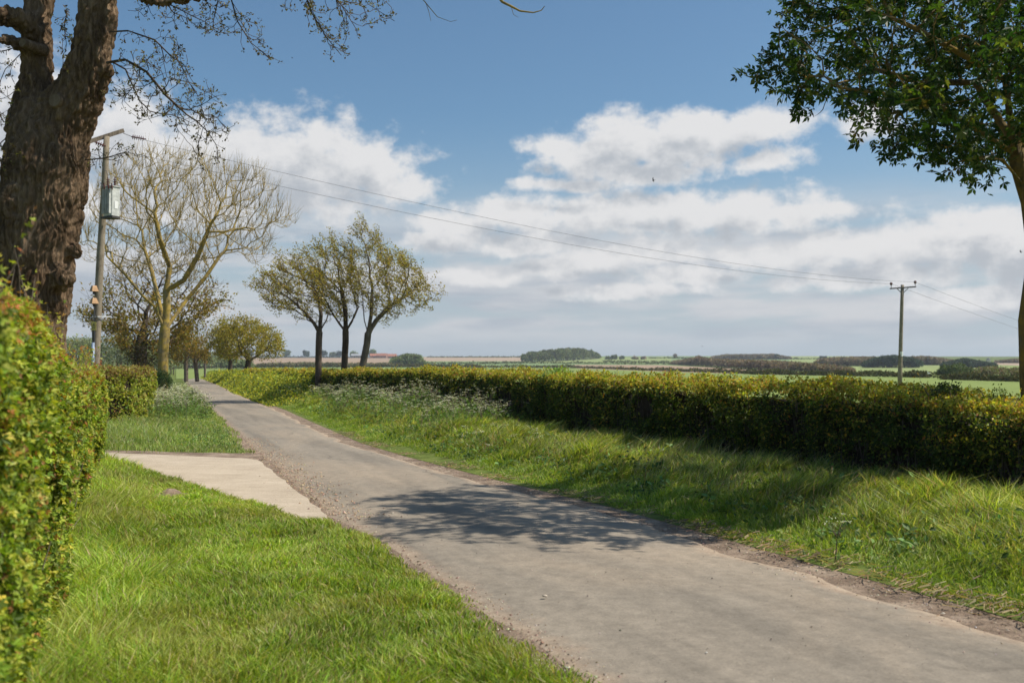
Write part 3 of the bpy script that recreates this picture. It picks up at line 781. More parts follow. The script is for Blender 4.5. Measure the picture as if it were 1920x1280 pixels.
green_edge = (1-sstep(.6, 1.8, off))[:, None]; col = col*(1-.4*green_edge)+np.array([.2, .33, .05])*.4*green_edge
wind = np.array([.22, -.05]); lean = rng.normal(0, .40, (n, 2))+wind*(.3+tall[:, None])+1.5*np.c_[fbm(x_*1.5, d_*1.5, 5)-.5, fbm(x_*1.5, d_*1.5, 15)-.5]
k = rng.random(n) < .62+.8*(fine_-.3)
blades(mb, np.c_[x_, d_, bank(x_, d_)][k], hh[k], ww[k], lean[k], col[k], .8)
# seeding stalks
n = 5000; d_ = logd(n, 5, 45); x_ = Rx(d_)+1.3+(Hx(d_)-Rx(d_)-1.3)*rng.random(n); ok = (x_/d_ < .62) & (fbm(x_*.8, d_*.8, 13) > .42); x_, d_ = x_[ok], d_[ok]; n = len(x_)
blades(mb, np.c_[x_, d_, bank(x_, d_)], rng.uniform(.22, .45, n), (.0022+.0004*d_), rng.normal(0, .2, (n, 2))+[.42, -.05], palette(n, [(.42, .40, .22), (.30, .32, .12), (.30, .18, .12)], [2, 2, 1]), .9)
o = mb.build('bank_grass', M['grass']); tag(o, 'long windblown grass on the right bank under the hedge', 'grass', kind='stuff')
# broadleaf weeds in the bank: docks and nettles as one ground cover
mb = MB()
for c, w, g_ in ((6500, .07, (.055, .10, .025)), (4000, .05, (.09, .16, .03)), (1800, .09, (.13, .2, .06))):
    m_ = c//22; dc = logd(m_, 6, 60); xc = Rx(dc)+.9+(Hx(dc)-Rx(dc)-.9)*rng.random(m_)
    w = w*.75; C = np.repeat(np.c_[xc, dc, bank(xc, dc)+.08], 22, 0)+rng.normal(0, 1, (m_*22, 3))*[.11, .11, .07]; C[:, 2] = np.maximum(C[:, 2], bank(C[:, 0], C[:, 1])+.04)
    leaves(mb, C, w*rng.uniform(.5, 1.3, len(C))*(1+C[:, 1]/60), palette(len(C), [g_, tuple(1.5*v for v in g_)], [2, 1]), OV, (0, -.3, .8), .7)
    m2 = c//30; dc = logd(m2, 18, 45); xc = Lx(dc)-.4-2.2*rng.random(m2)
    C = np.repeat(np.c_[xc, dc, lawn_z(xc, dc)+.08], 12, 0)+rng.normal(0, 1, (m2*12, 3))*[.11, .11, .05]; C = C[outside_drive(C[:, 0], C[:, 1])]; C = C[C[:, 1] > 21]
    leaves(mb, C, w*rng.uniform(.5, 1.3, len(C)), palette(len(C), [g_, tuple(1.7*v for v in g_)], [2, 1]), OV, (0, -.3, .8), .7)
tag(mb.build('broadleaf_weeds', M['leaf']), 'broadleaf weeds and nettles scattered through the verge grass', 'weeds', kind='stuff')
# yellow green alexanders crowding the right side of the lane further on
mb = MB(); n = 60000
d_ = logd(n, 44, 170); lo_ = -.1+.5*(fbm(d_*.5, d_*0)-.5); u = rng.random(n)
x_ = Rx(d_)+lo_+(4.6+.02*d_)*u
off = (x_-Rx(d_)-lo_); top = .95*sstep(0, 1.5, off)*(.45+1.1*fbm(x_*.8, d_*.8, 1, 3))*sstep(43, 52, d_)+.06
hz = top*rng.random(n)**.35; C = np.c_[x_, d_, bank(x_, d_)+hz]
yel = (sstep(.45, .95, hz/top)*rng.random(n) > .25)
col = palette(n, [(.10, .15, .03), (.15, .21, .04), (.07, .10, .02)], [3, 2, 2]); ct = palette(n, [(.36, .36, .03), (.44, .42, .04), (.28, .32, .04)], [3, 2, 2]); col[yel] = ct[yel]
leaves(mb, C, (.045+.0016*d_)*rng.uniform(.6, 1.3, n), col, RH, (0, -.2, .7), .8)
tag(mb.build('flowering_weeds', M['leaf']), 'mass of yellow green flowering weeds along the far right side of the lane', 'plants', kind='stuff')

# cow parsley
def parsley(mbs, mbw, mbl, xs, ys_, zs, h, heads=(4, 8), fl=.009):
    for x0, y0, z0, H_ in zip(xs, ys_, zs, h):
        k = rng.integers(*heads); b = np.array([x0, y0, z0]); far = math.hypot(x0, y0)
        mid = b+np.array([rng.normal(0, .05), rng.normal(0, .05), H_*.55])
        ends = mid+np.c_[rng.normal(0, H_*.17, (k, 2)), H_*(.25+.25*rng.random(k))]
        mbs.add([b], [mid], [.006], [.004]); mbs.add(np.tile(mid, (k, 1)), ends, np.full(k, .003), np.full(k, .0018))
        for e in ends:
            m_ = 11; a = rng.uniform(0, 6.283, m_); rr2 = .05*np.sqrt(rng.random(m_))*(.8+.4*rng.random()); C = e+np.c_[rr2*np.cos(a), rr2*np.sin(a), .012*rng.random(m_)]
            leaves(mbw, C, (fl+far*.00035)*rng.uniform(.7, 1.4, m_), palette(m_, [(.76, .76, .67), (.56, .58, .44)], [3, 2], .1), RH, (0, 0, 1), .5)
        m_ = 44; C = b+np.c_[rng.normal(0, .17, (m_, 2)), H_*.8*rng.random(m_)]
        leaves(mbl, C, .06*rng.uniform(.6, 1.3, m_), palette(m_, [(.12, .20, .05), (.17, .25, .06), (.08, .14, .03)], [2, 2, 1]), PALM, (0, -.2, .6), .9)
s_, w_, l_ = Segs(), MB(), MB()
def patch_pts(n, da, db, oa, ob, side='R'):
    d = logd(n, da, db); o_ = oa+(ob-oa)*rng.random(n)
    x = (Rx(d)+np.minimum(o_, (Hx(d)-Rx(d)-.1)*(.75+.25*rng.random(n)))) if side == 'R' else (Lx(d)-o_)
    return x, d
for n_, da, db, oa, ob, h0, sd in ((250, 22, 46, 1.5, 4.6, .58, 'R'), (60, 23, 42, 2.6, 4.4, .8, 'R'), (50, 46, 60, 1.0, 4.0, .5, 'R'), (40, 18, 27, 1.5, 3.6, .22, 'R')):
    x_, d_ = patch_pts(n_, da, db, oa, ob, sd); cl = fbm(x_*.45, d_*.45, 3) > .40; x_, d_ = x_[cl], d_[cl]
    parsley(s_, w_, l_, x_, d_, bank(x_, d_), h0*rng.uniform(.7, 1.2, len(x_)))
root = thing('cow_parsley', 'bank of white flowering cow parsley in front of the three windswept trees', 'cow parsley', (float(Rx(34)+3), 34, .2), kind='stuff')
adopt(root, s_.build('stems', M['bark_grey'], None, 3), w_.build('flowers', M['petal']), l_.build('foliage', M['leaf']))
s_, w_, l_ = Segs(), MB(), MB()
for n_, da, db, oa, ob, h0 in ((260, 32, 62, .4, 2.8, .7), (150, 30, 46, 1.2, 3.6, .85)):
    x_, d_ = patch_pts(n_, da, db, oa, ob, 'L'); parsley(s_, w_, l_, x_, d_, lawn_z(x_, d_), h0*rng.uniform(.7, 1.25, n_))
root = thing('cow_parsley', 'pale cow parsley around the foot of the lichen covered bare tree', 'cow parsley', (float(Lx(40)-2), 40, .05), kind='stuff')
adopt(root, s_.build('stems', M['bark_grey'], None, 3), w_.build('flowers', M['petal']), l_.build('foliage', M['leaf']))
for px_, py_, dz, H_, lb, hd in ((1222, 828, .3, .95, 'tall lone white cow parsley plant against the dark side of the long hedge', (5, 7)),
                       (1565, 1010, .22, .42, 'single cow parsley plant in the bank grass near the lane edge', (6, 8))):
    s_, w_, l_ = Segs(), MB(), MB(); q = G(px_, py_, dz)
    parsley(s_, w_, l_, [q[0]], [q[1]], [float(bank(q[0], q[1]))], [H_], hd, .012)
    root = thing('cow_parsley', lb, 'cow parsley', (q[0], q[1], float(bank(q[0], q[1])))); adopt(root, s_.build('stem', M['bark_grey'], None, 4), w_.build('flowers', M['petal']), l_.build('foliage', M['leaf']))

# stones, straw and crumbs of soil along the edges
def pebbles(mb, x, y, z, s, col):
    n = len(x); oc = np.array([[1, 0, 0], [0, 1, 0], [-1, 0, 0], [0, -1, 0], [0, 0, .7], [0, 0, -.3]], float)
    f = np.array([[0, 1, 4], [1, 2, 4], [2, 3, 4], [3, 0, 4]])
    V = np.c_[x, y, z][:, None]+s[:, None, None]*oc[None]*rng.uniform(.6, 1.3, (n, 6, 1))
    mb.add(V.reshape(-1, 3), (f[None]+(np.arange(n)*6)[:, None, None]).reshape(-1, 3), np.repeat(col, 6, 0))
def ztop(x, y):
    inr = (x > Lx(y)) & (x < Rx(y)); return np.where(inr, .012+crown(x, y), .008)
mb = MB()
n = 8000; d_ = logd(n, 4.6, 40); sgn = rng.random(n) < .33
x_ = np.where(sgn, Lx(d_)+rng.normal(.05, .10, n), Rx(d_)+rng.normal(.15, .26, n)); ok = (~inpoly(x_, d_, [tuple(q) for q in dd]))
x_, d_ = x_[ok], d_[ok]; pebbles(mb, x_, d_, ztop(x_, d_), np.minimum(.006*rng.lognormal(0, .45, len(x_)), .016), palette(len(x_), [(.30, .22, .16), (.42, .36, .29), (.16, .11, .08)], [3, 2, 3]))
n = 3500; d_ = logd(n, 11, 24, .9); x_ = Lx(d_)+.15+rng.normal(0, .22, n)+.3*(fbm(d_*1.2, d_*0)-.5)  # drag of gravel off the drive
pebbles(mb, x_, d_, ztop(x_, d_)+.006, .009*rng.lognormal(0, .4, n), palette(n, [(.42, .32, .22), (.34, .24, .16), (.2, .14, .1)], [3, 2, 2]))
n = 420; d_ = logd(n, 4.6, 30); x_ = Lx(d_)+(Rx(d_)-Lx(d_))*rng.random(n)
pebbles(mb, x_, d_, ztop(x_, d_)+.003, np.minimum(.005*rng.lognormal(0, .5, n), .011), palette(n, [(.42, .38, .32), (.12, .1, .08)], [1, 2]))
tag(mb.build('gravel', leaf_mat('gravel', 0, .9, .1)), 'loose gravel and soil crumbs along the lane edges', 'gravel', kind='stuff')
mb = MB(); n = 3600; d_ = logd(n, 5, 26); x_ = Rx(d_)+rng.normal(.36, .16, n); ok = (fbm(d_*1.5, d_*0+3, 0, 3)+.25*rng.random(n) > .60); x_, d_ = x_[ok], d_[ok]; n = len(x_)
th = rng.uniform(0, math.pi, n); L_ = rng.uniform(.03, .13, n)/2; dx, dy = np.cos(th)*L_, np.sin(th)*L_; wx, wy = -np.sin(th)*.0022*(1+d_/12), np.cos(th)*.0022*(1+d_/12); zz = .03+bank(x_, d_)+.03*rng.random(n)
V = np.stack([np.c_[x_-dx-wx, d_-dy-wy, zz], np.c_[x_+dx-wx, d_+dy-wy, zz+.012], np.c_[x_+dx+wx, d_+dy+wy, zz+.016], np.c_[x_-dx+wx, d_-dy+wy, zz+.004]], 1)
mb.add(V.reshape(-1, 3), (np.arange(n)*4)[:, None]+np.array([[0, 1, 2, 3]]), np.repeat(palette(n, [(.36, .28, .16), (.24, .16, .10), (.13, .09, .06)], [2, 2, 2]), 4, 0))
tag(mb.build('straw', M['grass']), 'scattered straw and dead stalks on the right dirt margin', 'straw', kind='stuff')
# pale stones and molehill on the lawn
for px_, py_, s0, lb in ((290, 997, .030, 'pale pebble lying in the near left grass'), (1022, 1122, .015, 'small white pebble on the lane')):
    q = G(px_, py_, .04); mb = MB(); mb.ball((0, 0, 0), s0, (1.2, .9, .55), 10, 6)
    V = np.concatenate(mb.v); V *= 1+.18*rng.normal(size=(len(V), 1)); mb.v = [V]
    o = mb.build('stone', M['stone'], smooth=True); o.location = (q[0], q[1], .05+s0*.4 if s0 > .02 else .062); tag(o, lb, 'stone')
q = G(318, 926, .05); mb = MB(); xx, yy = np.meshgrid(np.linspace(-.32, .32, 30), np.linspace(-.26, .26, 26)); hz = .085*np.exp(-(xx/.14)**2-(yy/.11)**2)*(.5+fbm(xx*18+5, yy*18, 0, 3))-.012
I = np.arange(xx.size).reshape(xx.shape); mb.add(np.stack([xx, yy, hz], -1).reshape(-1, 3), np.stack([I[:-1, :-1], I[:-1, 1:], I[1:, 1:], I[1:, :-1]], -1).reshape(-1, 4))
o = mb.build('molehill', M['dirt'], smooth=True); o.location = (q[0], q[1], .05); tag(o, 'small brown molehill in the grass below the driveway', 'molehill')

# ================================================================== big oak on the left
OD = 12.6
def O(px, py, dd_=0): return P(px, py, OD+dd_)
sc_ = OD/F
mbt = MB()
def stem(pts, k=30):
    pp = np.array([O(a, b, c) for a, b, r_, c in pts]); rr3 = np.array([r_*sc_ for _, _, r_, _ in pts])
    # smooth resample
    t = np.arange(len(pp)); tt = np.linspace(0, len(pp)-1, (len(pp)-1)*10+1)
    def cr(v):
        v = np.asarray(v, float); vp = np.concatenate([[2*v[0]-v[1]], v, [2*v[-1]-v[-2]]]); o = []
        for x in tt:
            i = min(int(x), len(v)-2); f = x-i; p0, p1, p2, p3 = vp[i:i+4]
            o.append(.5*((2*p1)+(-p0+p2)*f+(2*p0-5*p1+4*p2-p3)*f*f+(-p0+3*p1-3*p2+p3)*f**3))
        return np.array(o)
    mbt.tube(cr(pp), cr(rr3), k)
stem([(30, 960, 110, 0), (38, 860, 92, 0), (45, 740, 80, 0), (48, 620, 74, 0), (60, 500, 77, 0), (74, 400, 80, 0), (92, 310, 76, 0), (112, 235, 60, .0), (158, 150, 47, -.05), (179, 60, 40, -.1), (183, 0, 38, -.1), (188, -120, 36, -.1), (196, -300, 36, 0), (215, -520, 26, .2)])
stem([(70, 330, 66, 0), (64, 230, 50, .1), (66, 150, 34, .15), (68, 60, 30, .2), (74, -20, 29, .3), (84, -150, 32, .4), (60, -330, 25, .6), (30, -480, 18, .8)])
stem([(70, 70, 24, .1), (40, 38, 22, -.1), (0, 30, 20, -.3), (-60, 26, 18, -.6), (-180, -40, 15, -1)], 16)
stem([(55, 95, 18, .1), (20, 78, 13, -.2), (-30, 76, 12, -.5), (-120, 100, 9, -.9)], 14)
stem([(176, -60, 34, -.1), (230, -28, 17, -.3), (300, 2, 13, -.4), (380, -10, 14, -.6), (460, -18, 16, -.8), (560, -40, 14, -1.0), (700, -70, 11, -1.1), (860, -60, 8, -1.2), (940, -12, 6.0, -1.2)], 14)
for (px_, py_, r_, dz) in ((140, 470, 18, -.1), (118, 520, 26, -.25), (190, 130, 24, -.1), (30, 380, 34, -.35)):
    mbt.ball(O(px_, py_, dz), r_*sc_, (1, 1, 1.1), 16, 10)
trunk_o = mbt.build('trunk', M['bark_oak'])
md = trunk_o.modifiers.new('r', 'REMESH'); md.mode = 'VOXEL'; md.voxel_size = .017; md.use_smooth_shade = True
ms_ = trunk_o.modifiers.new('s', 'SMOOTH'); ms_.iterations = 4; ms_.factor = .5
dg = bpy.context.evaluated_depsgraph_get(); me2 = bpy.data.meshes.new_from_object(trunk_o.evaluated_get(dg))
trunk_o.modifiers.clear(); old = trunk_o.data; trunk_o.data = me2; bpy.data.meshes.remove(old); me2.name = 'trunk'
if not me2.materials: me2.materials.append(M['bark_oak'])
nv = len(me2.vertices); co = np.empty(nv*3, np.float32); me2.vertices.foreach_get('co', co); co = co.reshape(-1, 3).astype(float)
nn = np.empty(nv*3, np.float32); me2.vertices.foreach_get('normal', nn); nn = nn.reshape(-1, 3).astype(float)
w1 = fbm(co[:, 0]*3, co[:, 1]*3, co[:, 2]*3, 2)
rdg = 1-np.abs(2*fbm(co[:, 0]*15+w1*3, co[:, 1]*15+w1*3, co[:, 2]*3.6, 3)-1)*2.4
rdg2 = 1-np.abs(2*fbm(co[:, 0]*30+w1*3, co[:, 1]*30, co[:, 2]*11+9, 2)-1)*2
lump = fbm(co[:, 0]*2.4, co[:, 1]*2.4, co[:, 2]*2.4, 3)-.5
rad_fac = 1.0
disp = -.052*np.clip(rdg, 0, 1)-.016*np.clip(rdg2, 0, 1)+.10*lump
co += nn*disp[:, None]; me2.vertices.foreach_set('co', co.astype(np.float32).ravel()); me2.update()
oak = thing('oak_tree', 'huge budding oak with a thick ridged double trunk rising behind the near left hedge', 'tree', tuple(O(40, 945)*[1, 1, 0]))
adopt(oak, trunk_o)
for a, b, r_, dz in ((106, 190, 14, -.34), (46, 82, 9, -.22)):
    c0 = O(a, b, dz); dirn = norm(np.array([-.25, -1, .05])); mb = MB()
    mb.tube([c0+[.12, .3, 0], c0, c0+dirn*.03], [r_*sc_*1.25, r_*sc_*1.05, r_*sc_*.95], 18); st = mb.build('branch_stub', M['bark_oak'], smooth=False)
    mb = MB(); mb.tube([c0+dirn*.028, c0+dirn*.040], [r_*sc_*.86, r_*sc_*.82], 18); ct_ = mb.build('cut_face', M['cut_wood'])
    adopt(oak, st); ct_.parent = st
c0 = O(30, 380, -.46); mb = MB()
for k in range(26):
    a = k*2*math.pi/26; mb.ball(c0+np.array([math.cos(a)*.13, .03*math.cos(a), math.sin(a)*.19]), .055*(1+.3*rng.random()), (1, .8, 1), 8, 5)
adopt(oak, mb.build('bark_ring', M['bark_oak'], smooth=True))
# twig sprays
def spray(poly, roots, n, step=.13, hd=.9, dd0=-.3, tipr=.0032, trop=(0, 0, -.12), base_r=.03):
    global oak
    nodes, par = [], []
    for path in roots:
        pts = resample([O(a, b, c) for a, b, c in path], step)
        s0 = len(nodes); nodes.append(pts[0]); par.append(-1); chain(nodes, par, pts[1:], s0)
    at = crown_pts(poly, OD+dd0, hd, n)
    return nodes, par, at
BUD = ([(.10, .075, .03), (.16, .13, .045), (.07, .05, .025), (.20, .19, .06)], [3, 2, 2, 1.2])
sprays = [
 ([(215, 60), (300, 50), (345, 75), (362, 130), (405, 170), (445, 245), (405, 262), (415, 300), (380, 312), (330, 240), (250, 235), (205, 190), (215, 110)],
  [[(200, 118, -.3), (235, 112, -.5), (275, 135, -.55), (310, 178, -.6), (350, 215, -.6)], [(205, 60, -.2), (240, 58, -.4), (290, 75, -.4), (325, 110, -.4)], [(208, 115, -.2), (235, 130, -.1), (262, 190, 0)]], 330, .9),
 ([(225, 5), (300, 12), (420, 0), (470, 10), (520, 112), (500, 115), (455, 75), (380, 65), (345, 40), (300, 48), (250, 30)],
  [[(300, 2, -.4), (330, 14, -.5), (360, 30, -.5)], [(380, -10, -.6), (395, 18, -.6)], [(430, -14, -.7), (445, 40, -.8), (470, 80, -.8), (505, 108, -.8)], [(412, -14, -.7), (400, 40, -.6)]], 150, .6),
 ([(520, -20), (740, -20), (748, 42), (700, 45), (668, 40), (650, 112), (610, 108), (600, 60), (560, 40), (530, 20)],
  [[(560, -40, -1), (585, 25, -1), (612, 70, -1), (640, 104, -1)], [(600, -45, -1), (640, 10, -1), (668, 55, -1)], [(650, -60, -1.1), (690, 8, -1.2), (740, 40, -1.2)]], 150, .5),
 ([(-40, 40), (38, 110), (34, 150), (42, 300), (10, 330), (-40, 330)],
  [[(40, 100, .2), (10, 130, .3), (-20, 200, .3)], [(20, 250, 0), (0, 270, .1)]], 80, .6),
 ([(150, 275), (240, 262), (262, 300), (225, 312), (160, 330)],
  [[(160, 300, -.3), (200, 296, -.5), (235, 285, -.6)]], 50, .4),
 ([(110, 0), (132, 0), (130, 90), (118, 150), (108, 60)], [[(112, 60, .3), (120, 40, .5)]], 22, .4),
]
sl = Segs(); bmb = MB()
for poly, roots, n_, hd in sprays:
    nodes, par = [], []
    for path in roots:
        pts = resample([O(a, b, c) for a, b, c in path], .12); s0 = len(nodes); nodes.append(pts[0]); par.append(-1); chain(nodes, par, pts[1:], s0)
    at = crown_pts(poly, OD-.45, hd, n_)
    n0 = len(nodes)
    pos, pr = colonize(at, nodes, par, .085, .11, (0, 0, -.04), 120, .15, .6, 2600)
    r_, ch = radii(pos, pr, .0034, 2.6)
    r_ = np.minimum(r_, .03); d_ = node_dirs(pos, pr); i = np.where(pr >= 0)[0]
    pos = pos+rng.normal(0, .008, pos.shape)*(np.arange(len(pos)) >= n0)[:, None]
    sl.add(pos[pr[i]], pos[i], np.minimum(r_[pr[i]], r_[i]*1.4), r_[i], d_[pr[i]], d_[i])
    c = np.where(r_ < .008)[0]; c = c[rng.random(len(c)) < .75]
    dr = norm(d_[c]+rand_dirs(len(c))*.9+[0, 0, .25]); L_ = rng.uniform(.03, .11, len(c)); en = pos[c]+dr*L_[:, None]
    sl.add(pos[c], en, np.full(len(c), .0028), np.full(len(c), .002))
    C = np.repeat(en, 7, 0)+rng.normal(0, .014, (len(c)*7, 3)); leaves(bmb, C, rng.uniform(.02, .044, len(C)), palette(len(C), *BUD), RH, (0, 0, .3), 1, np.repeat(dr, 7, 0), .7)
adopt(oak, sl.build('twigs', M['bark_dark'], None, 4), bmb.build('buds', M['leaf']))
# the bare branch end hanging in at the top and small hanging twigs
for path, r0, r1 in (([(925, -20), (942, 4), (958, 12), (975, 21), (1000, 24), (1015, 20), (1021, 12)], .022, .004), ([(958, 12), (963, 28), (972, 33)], .004, .002), ([(785, -10), (800, 8), (820, 32), (845, 41), (857, 38)], .006, .002), ([(798, 4), (804, 22), (808, 40)], .004, .002)):
    s2 = Segs(); pts = resample([O(a, b, -1.2) for a, b in path], .06); k = len(pts); rr4 = np.linspace(r0, r1, k)
    a_, b_2 = np.array(pts[:-1]), np.array(pts[1:]); s2.add(a_, b_2, rr4[:-1], rr4[1:]); adopt(oak, s2.build('branch_tip', M['bark_ash'], None, 6))
# upper crown out of the picture, sparse budding branches that dapple the trunk
root, pos, pr, r_ = grow_tree('oak_crown', '', 'tree', None, [O(196, -300), O(205, -400), O(215, -520, .2)], [-1, 0, 1], crown_pts([(-300, -250), (-350, -700), (-100, -1000), (300, -1050), (620, -850), (750, -400), (600, -200), (400, -150), (250, -350)], OD+.2, 3.0, 500), .3, .35, .008, .15, 'bark_dark', BUD, .06, 2, root=oak, thr=.03, twig_n=2, twig_len=.5, cname='upper_crown', expo=2.4, maxn=3500)

# ================================================================== lichen covered bare ash
AD = 46.0
def A(px, py, dz=0): return P(px, py, AD+dz)
nodes = [A(305, 716)]; nodes[0][2] = 0.02; par = [-1]
i0 = chain(nodes, par, resample([nodes[0], A(306, 660), A(309, 618)], .4)[1:], 0)
iL0 = chain(nodes, par, resample([nodes[i0], A(290, 575, -.5), A(268, 555, -.9), A(235, 515, -1.4), (A(200, 480, -2))], .4)[1:], i0)
iC = chain(nodes, par, resample([nodes[i0], A(313, 580), A(312, 545), A(318, 500)], .4)[1:], i0)
iR = chain(nodes, par, resample([nodes[i0], A(330, 590, .4), A(350, 562, .8), A(385, 520, 1), A(412, 480, 1.3)], .4)[1:], i0)
iM = chain(nodes, par, resample([nodes[i0], A(297, 560, .7), A(285, 510, 1.2), A(272, 470, 1.6)], .4)[1:], i0)
mid = i0+4
i5 = chain(nodes, par, resample([nodes[iC-3], A(345, 525, -.8), A(372, 478, -1.4), A(395, 420, -1.8)], .4)[1:], iC-3)
i6 = chain(nodes, par, resample([nodes[iC], A(300, 450, -1), A(290, 400, -1.2)], .4)[1:], iC)
ash_poly = [(150, 440), (158, 375), (190, 330), (228, 300), (262, 282), (300, 276), (345, 285), (395, 296), (430, 318), (455, 305), (500, 330), (520, 365), (546, 385), (550, 425), (520, 445), (500, 480), (465, 500), (440, 470), (400, 500), (350, 540), (310, 520), (270, 520), (225, 540), (190, 500), (148, 468)]
at = crown_pts(ash_poly, AD, 4.6, 1700)
ash, pos_a, par_a, r_a = grow_tree('ash_tree', 'tall bare spreading tree with yellow lichen on its trunk beside the lane', 'tree', tuple(nodes[0]), nodes, par, at, .33, .36, .0085, .235, 'bark_ash', None, trop=(0, 0, .12), twig_n=3, twig_len=.9, twig_trop=(.06, 0, .7), expo=2.25, thr=.03, jit_=.12, inertia=.55)

# ================================================================== three windswept trees
WD = 49.0
OLIVE = ([(.28, .225, .04), (.36, .29, .055), (.18, .15, .03), (.44, .36, .09)], [3, 3, 2, 1])
wind_specs = [
 (WD-1.5, [(597, 716), (597, 680), (598, 640), (599, 622)], .155, [[(599, 622), (588, 605), (572, 585)], [(599, 622), (602, 590), (596, 550)], [(599, 622), (612, 600), (618, 580)]],
  [(480, 536), (505, 512), (532, 494), (565, 486), (598, 488), (618, 520), (625, 570), (615, 600), (592, 612), (560, 605), (530, 592), (498, 575), (484, 560)], 330, 'leftmost slim tree of the windswept three with a straight trunk', 'bark_dark'),
 (WD+.5, [(643, 716), (646, 680), (648, 640), (648, 622)], .16, [[(648, 622), (636, 606), (625, 590)], [(648, 622), (648, 590), (640, 540)], [(648, 622), (660, 602), (672, 575)]],
  [(578, 505), (592, 468), (622, 448), (642, 448), (662, 465), (680, 520), (684, 575), (668, 605), (640, 605), (612, 600), (590, 570)], 330, 'middle slim tree of the windswept three with a forked top', 'bark_dark'),
 (WD-.5, [(671, 718), (681, 680), (688, 645), (690, 625)], .165, [[(690, 625), (683, 600), (680, 560)], [(690, 625), (696, 590), (698, 540)], [(690, 625), (706, 600), (730, 575), (760, 555)]],
  [(655, 500), (662, 450), (680, 416), (692, 436), (712, 446), (724, 452), (750, 478), (785, 500), (786, 518), (808, 524), (812, 545), (826, 568), (800, 584), (765, 588), (738, 602), (705, 605), (678, 590), (660, 550)], 480, 'tallest and rightmost of the windswept three with a leaning pale trunk', 'bark_grey')]
for wd, tr, br_, limbs, poly, na_, lb, bk in wind_specs:
    Wp = lambda a, b, dz=0: P(a, b, wd+dz)
    nodes = [Wp(*tr[0])]; nodes[0][2] = float(bank(nodes[0][0], nodes[0][1])); par = [-1]
    i0 = chain(nodes, par, resample([nodes[0]]+[Wp(*q) for q in tr[1:]], .35)[1:], 0)
    for L_ in limbs: chain(nodes, par, resample([Wp(a, b, rng.normal(0, .25)*(k > 0)) for k, (a, b) in enumerate(L_)], .3)[1:], i0)
    at = crown_pts(poly, wd, 2.1, na_)
    grow_tree('windswept_tree', lb, 'tree', tuple(nodes[0]), nodes, par, at, .26, .3, .008, br_, bk, OLIVE, .10, 5, RH, trop=(-.12, 0, .22), twig_n=2, twig_len=.75, twig_trop=(-.5, 0, .5), expo=2.3, group='windswept trees behind the hedge', thr=.028, leaf_jit=.06, leafax=(-.9, 0, .2))

# ================================================================== right foreground tree
TD = 11.5
def S(px, py, dz=0): return P(px, py, TD+dz)
base = S(1946, 900); base[2] = float(bank(base[0], base[1]))
nodes = [base]; par = [-1]
i0 = chain(nodes, par, resample([base, S(1928, 720), S(1925, 600), S(1942, 480), S(1930, 380), S(1904, 292)], .2)[1:], 0)
iA = chain(nodes, par, resample([nodes[i0], S(1852, 255, -.2), S(1785, 213, -.4), S(1735, 185, -.5), S(1650, 175, -.6), S(1575, 165, -.6)], .18)[1:], i0)
iB = chain(nodes, par, resample([nodes[i0], S(1890, 250, .2), S(1850, 190, .5), S(1830, 155, .7), S(1725, 155, 1), S(1640, 130, 1.3)], .18)[1:], i0)
iC = chain(nodes, par, resample([nodes[i0], S(1895, 230, -.3), S(1885, 150, -.6), S(1800, 100, -.9), S(1720, 55, -1.1), S(1640, 20, -1.2)], .18)[1:], i0)
iD = chain(nodes, par, resample([nodes[i0], S(1925, 220, .1), S(1945, 120), S(1930, 0, .2), S(1900, -120, .2)], .18)[1:], i0)
iE = chain(nodes, par, resample([nodes[i0], S(1960, 240, .5), S(2030, 170, .8), S(2110, 80, .9)], .2)[1:], i0)
poly = [(1408, 172), (1412, 110), (1440, 60), (1475, 30), (1470, -40), (1530, -140), (1690, -230), (1900, -260), (2100, -200), (2240, -50), (2280, 150), (2200, 290), (2060, 350), (1990, 310), (1930, 260), (1880, 300), (1850, 325), (1780, 318), (1735, 300), (1770, 262), (1690, 276), (1650, 235), (1600, 205), (1545, 222), (1500, 195), (1450, 190)]
at = crown_pts(poly, TD+.5, 2.9, 1500)
hole = np.array([inpoly(*( (lambda q: (q[0], q[1]))(  (lambda p_: (960+F*p_[0]/p_[1]*1.0, 640-F*(((p_[2]-EYE)/p_[1]*cp-sp)/(cp+(p_[2]-EYE)/p_[1]*sp))) )(p_))), [(1690, 85), (1750, 80), (1740, 150), (1700, 140)]) for p_ in at])
at = at[~hole]
at = np.concatenate([at, crown_pts([(1735, 300), (1800, 262), (1885, 290), (1870, 318), (1845, 335), (1780, 322)], TD-.4, .7, 70)])
iF = chain(nodes, par, resample([nodes[i0-2], S(1880, 300, -.3), S(1830, 296, -.4), S(1780, 308, -.4)], .18)[1:], i0-2)
DGREEN = ([(.02, .045, .009), (.032, .07, .013), (.055, .10, .018), (.12, .15, .03), (.06, .055, .015)], [4, 4, 2.6, 1.4, .8])
grow_tree('broadleaf_tree', 'dark green leafy tree overhanging the top right corner above the hedge', 'tree', tuple(base), nodes, par, at, .19, .24, .006, .09, 'bark_lichen', DGREEN, .10, 5, PALM, trop=(-.05, 0, .0), twig_n=1, twig_len=.28, twig_trop=(-.1, 0, -.15), expo=2.35, thr=.018, leaf_jit=.07, lmat='leaf', leaf_nb=(0, 0, .5), cname='crown', maxn=7000, leafax=(-.3, 0, -.7), leaf_gate=lambda p: fbm(p[:, 0]*1.6, p[:, 1]*1.6, p[:, 2]*1.6, 3) > .44)

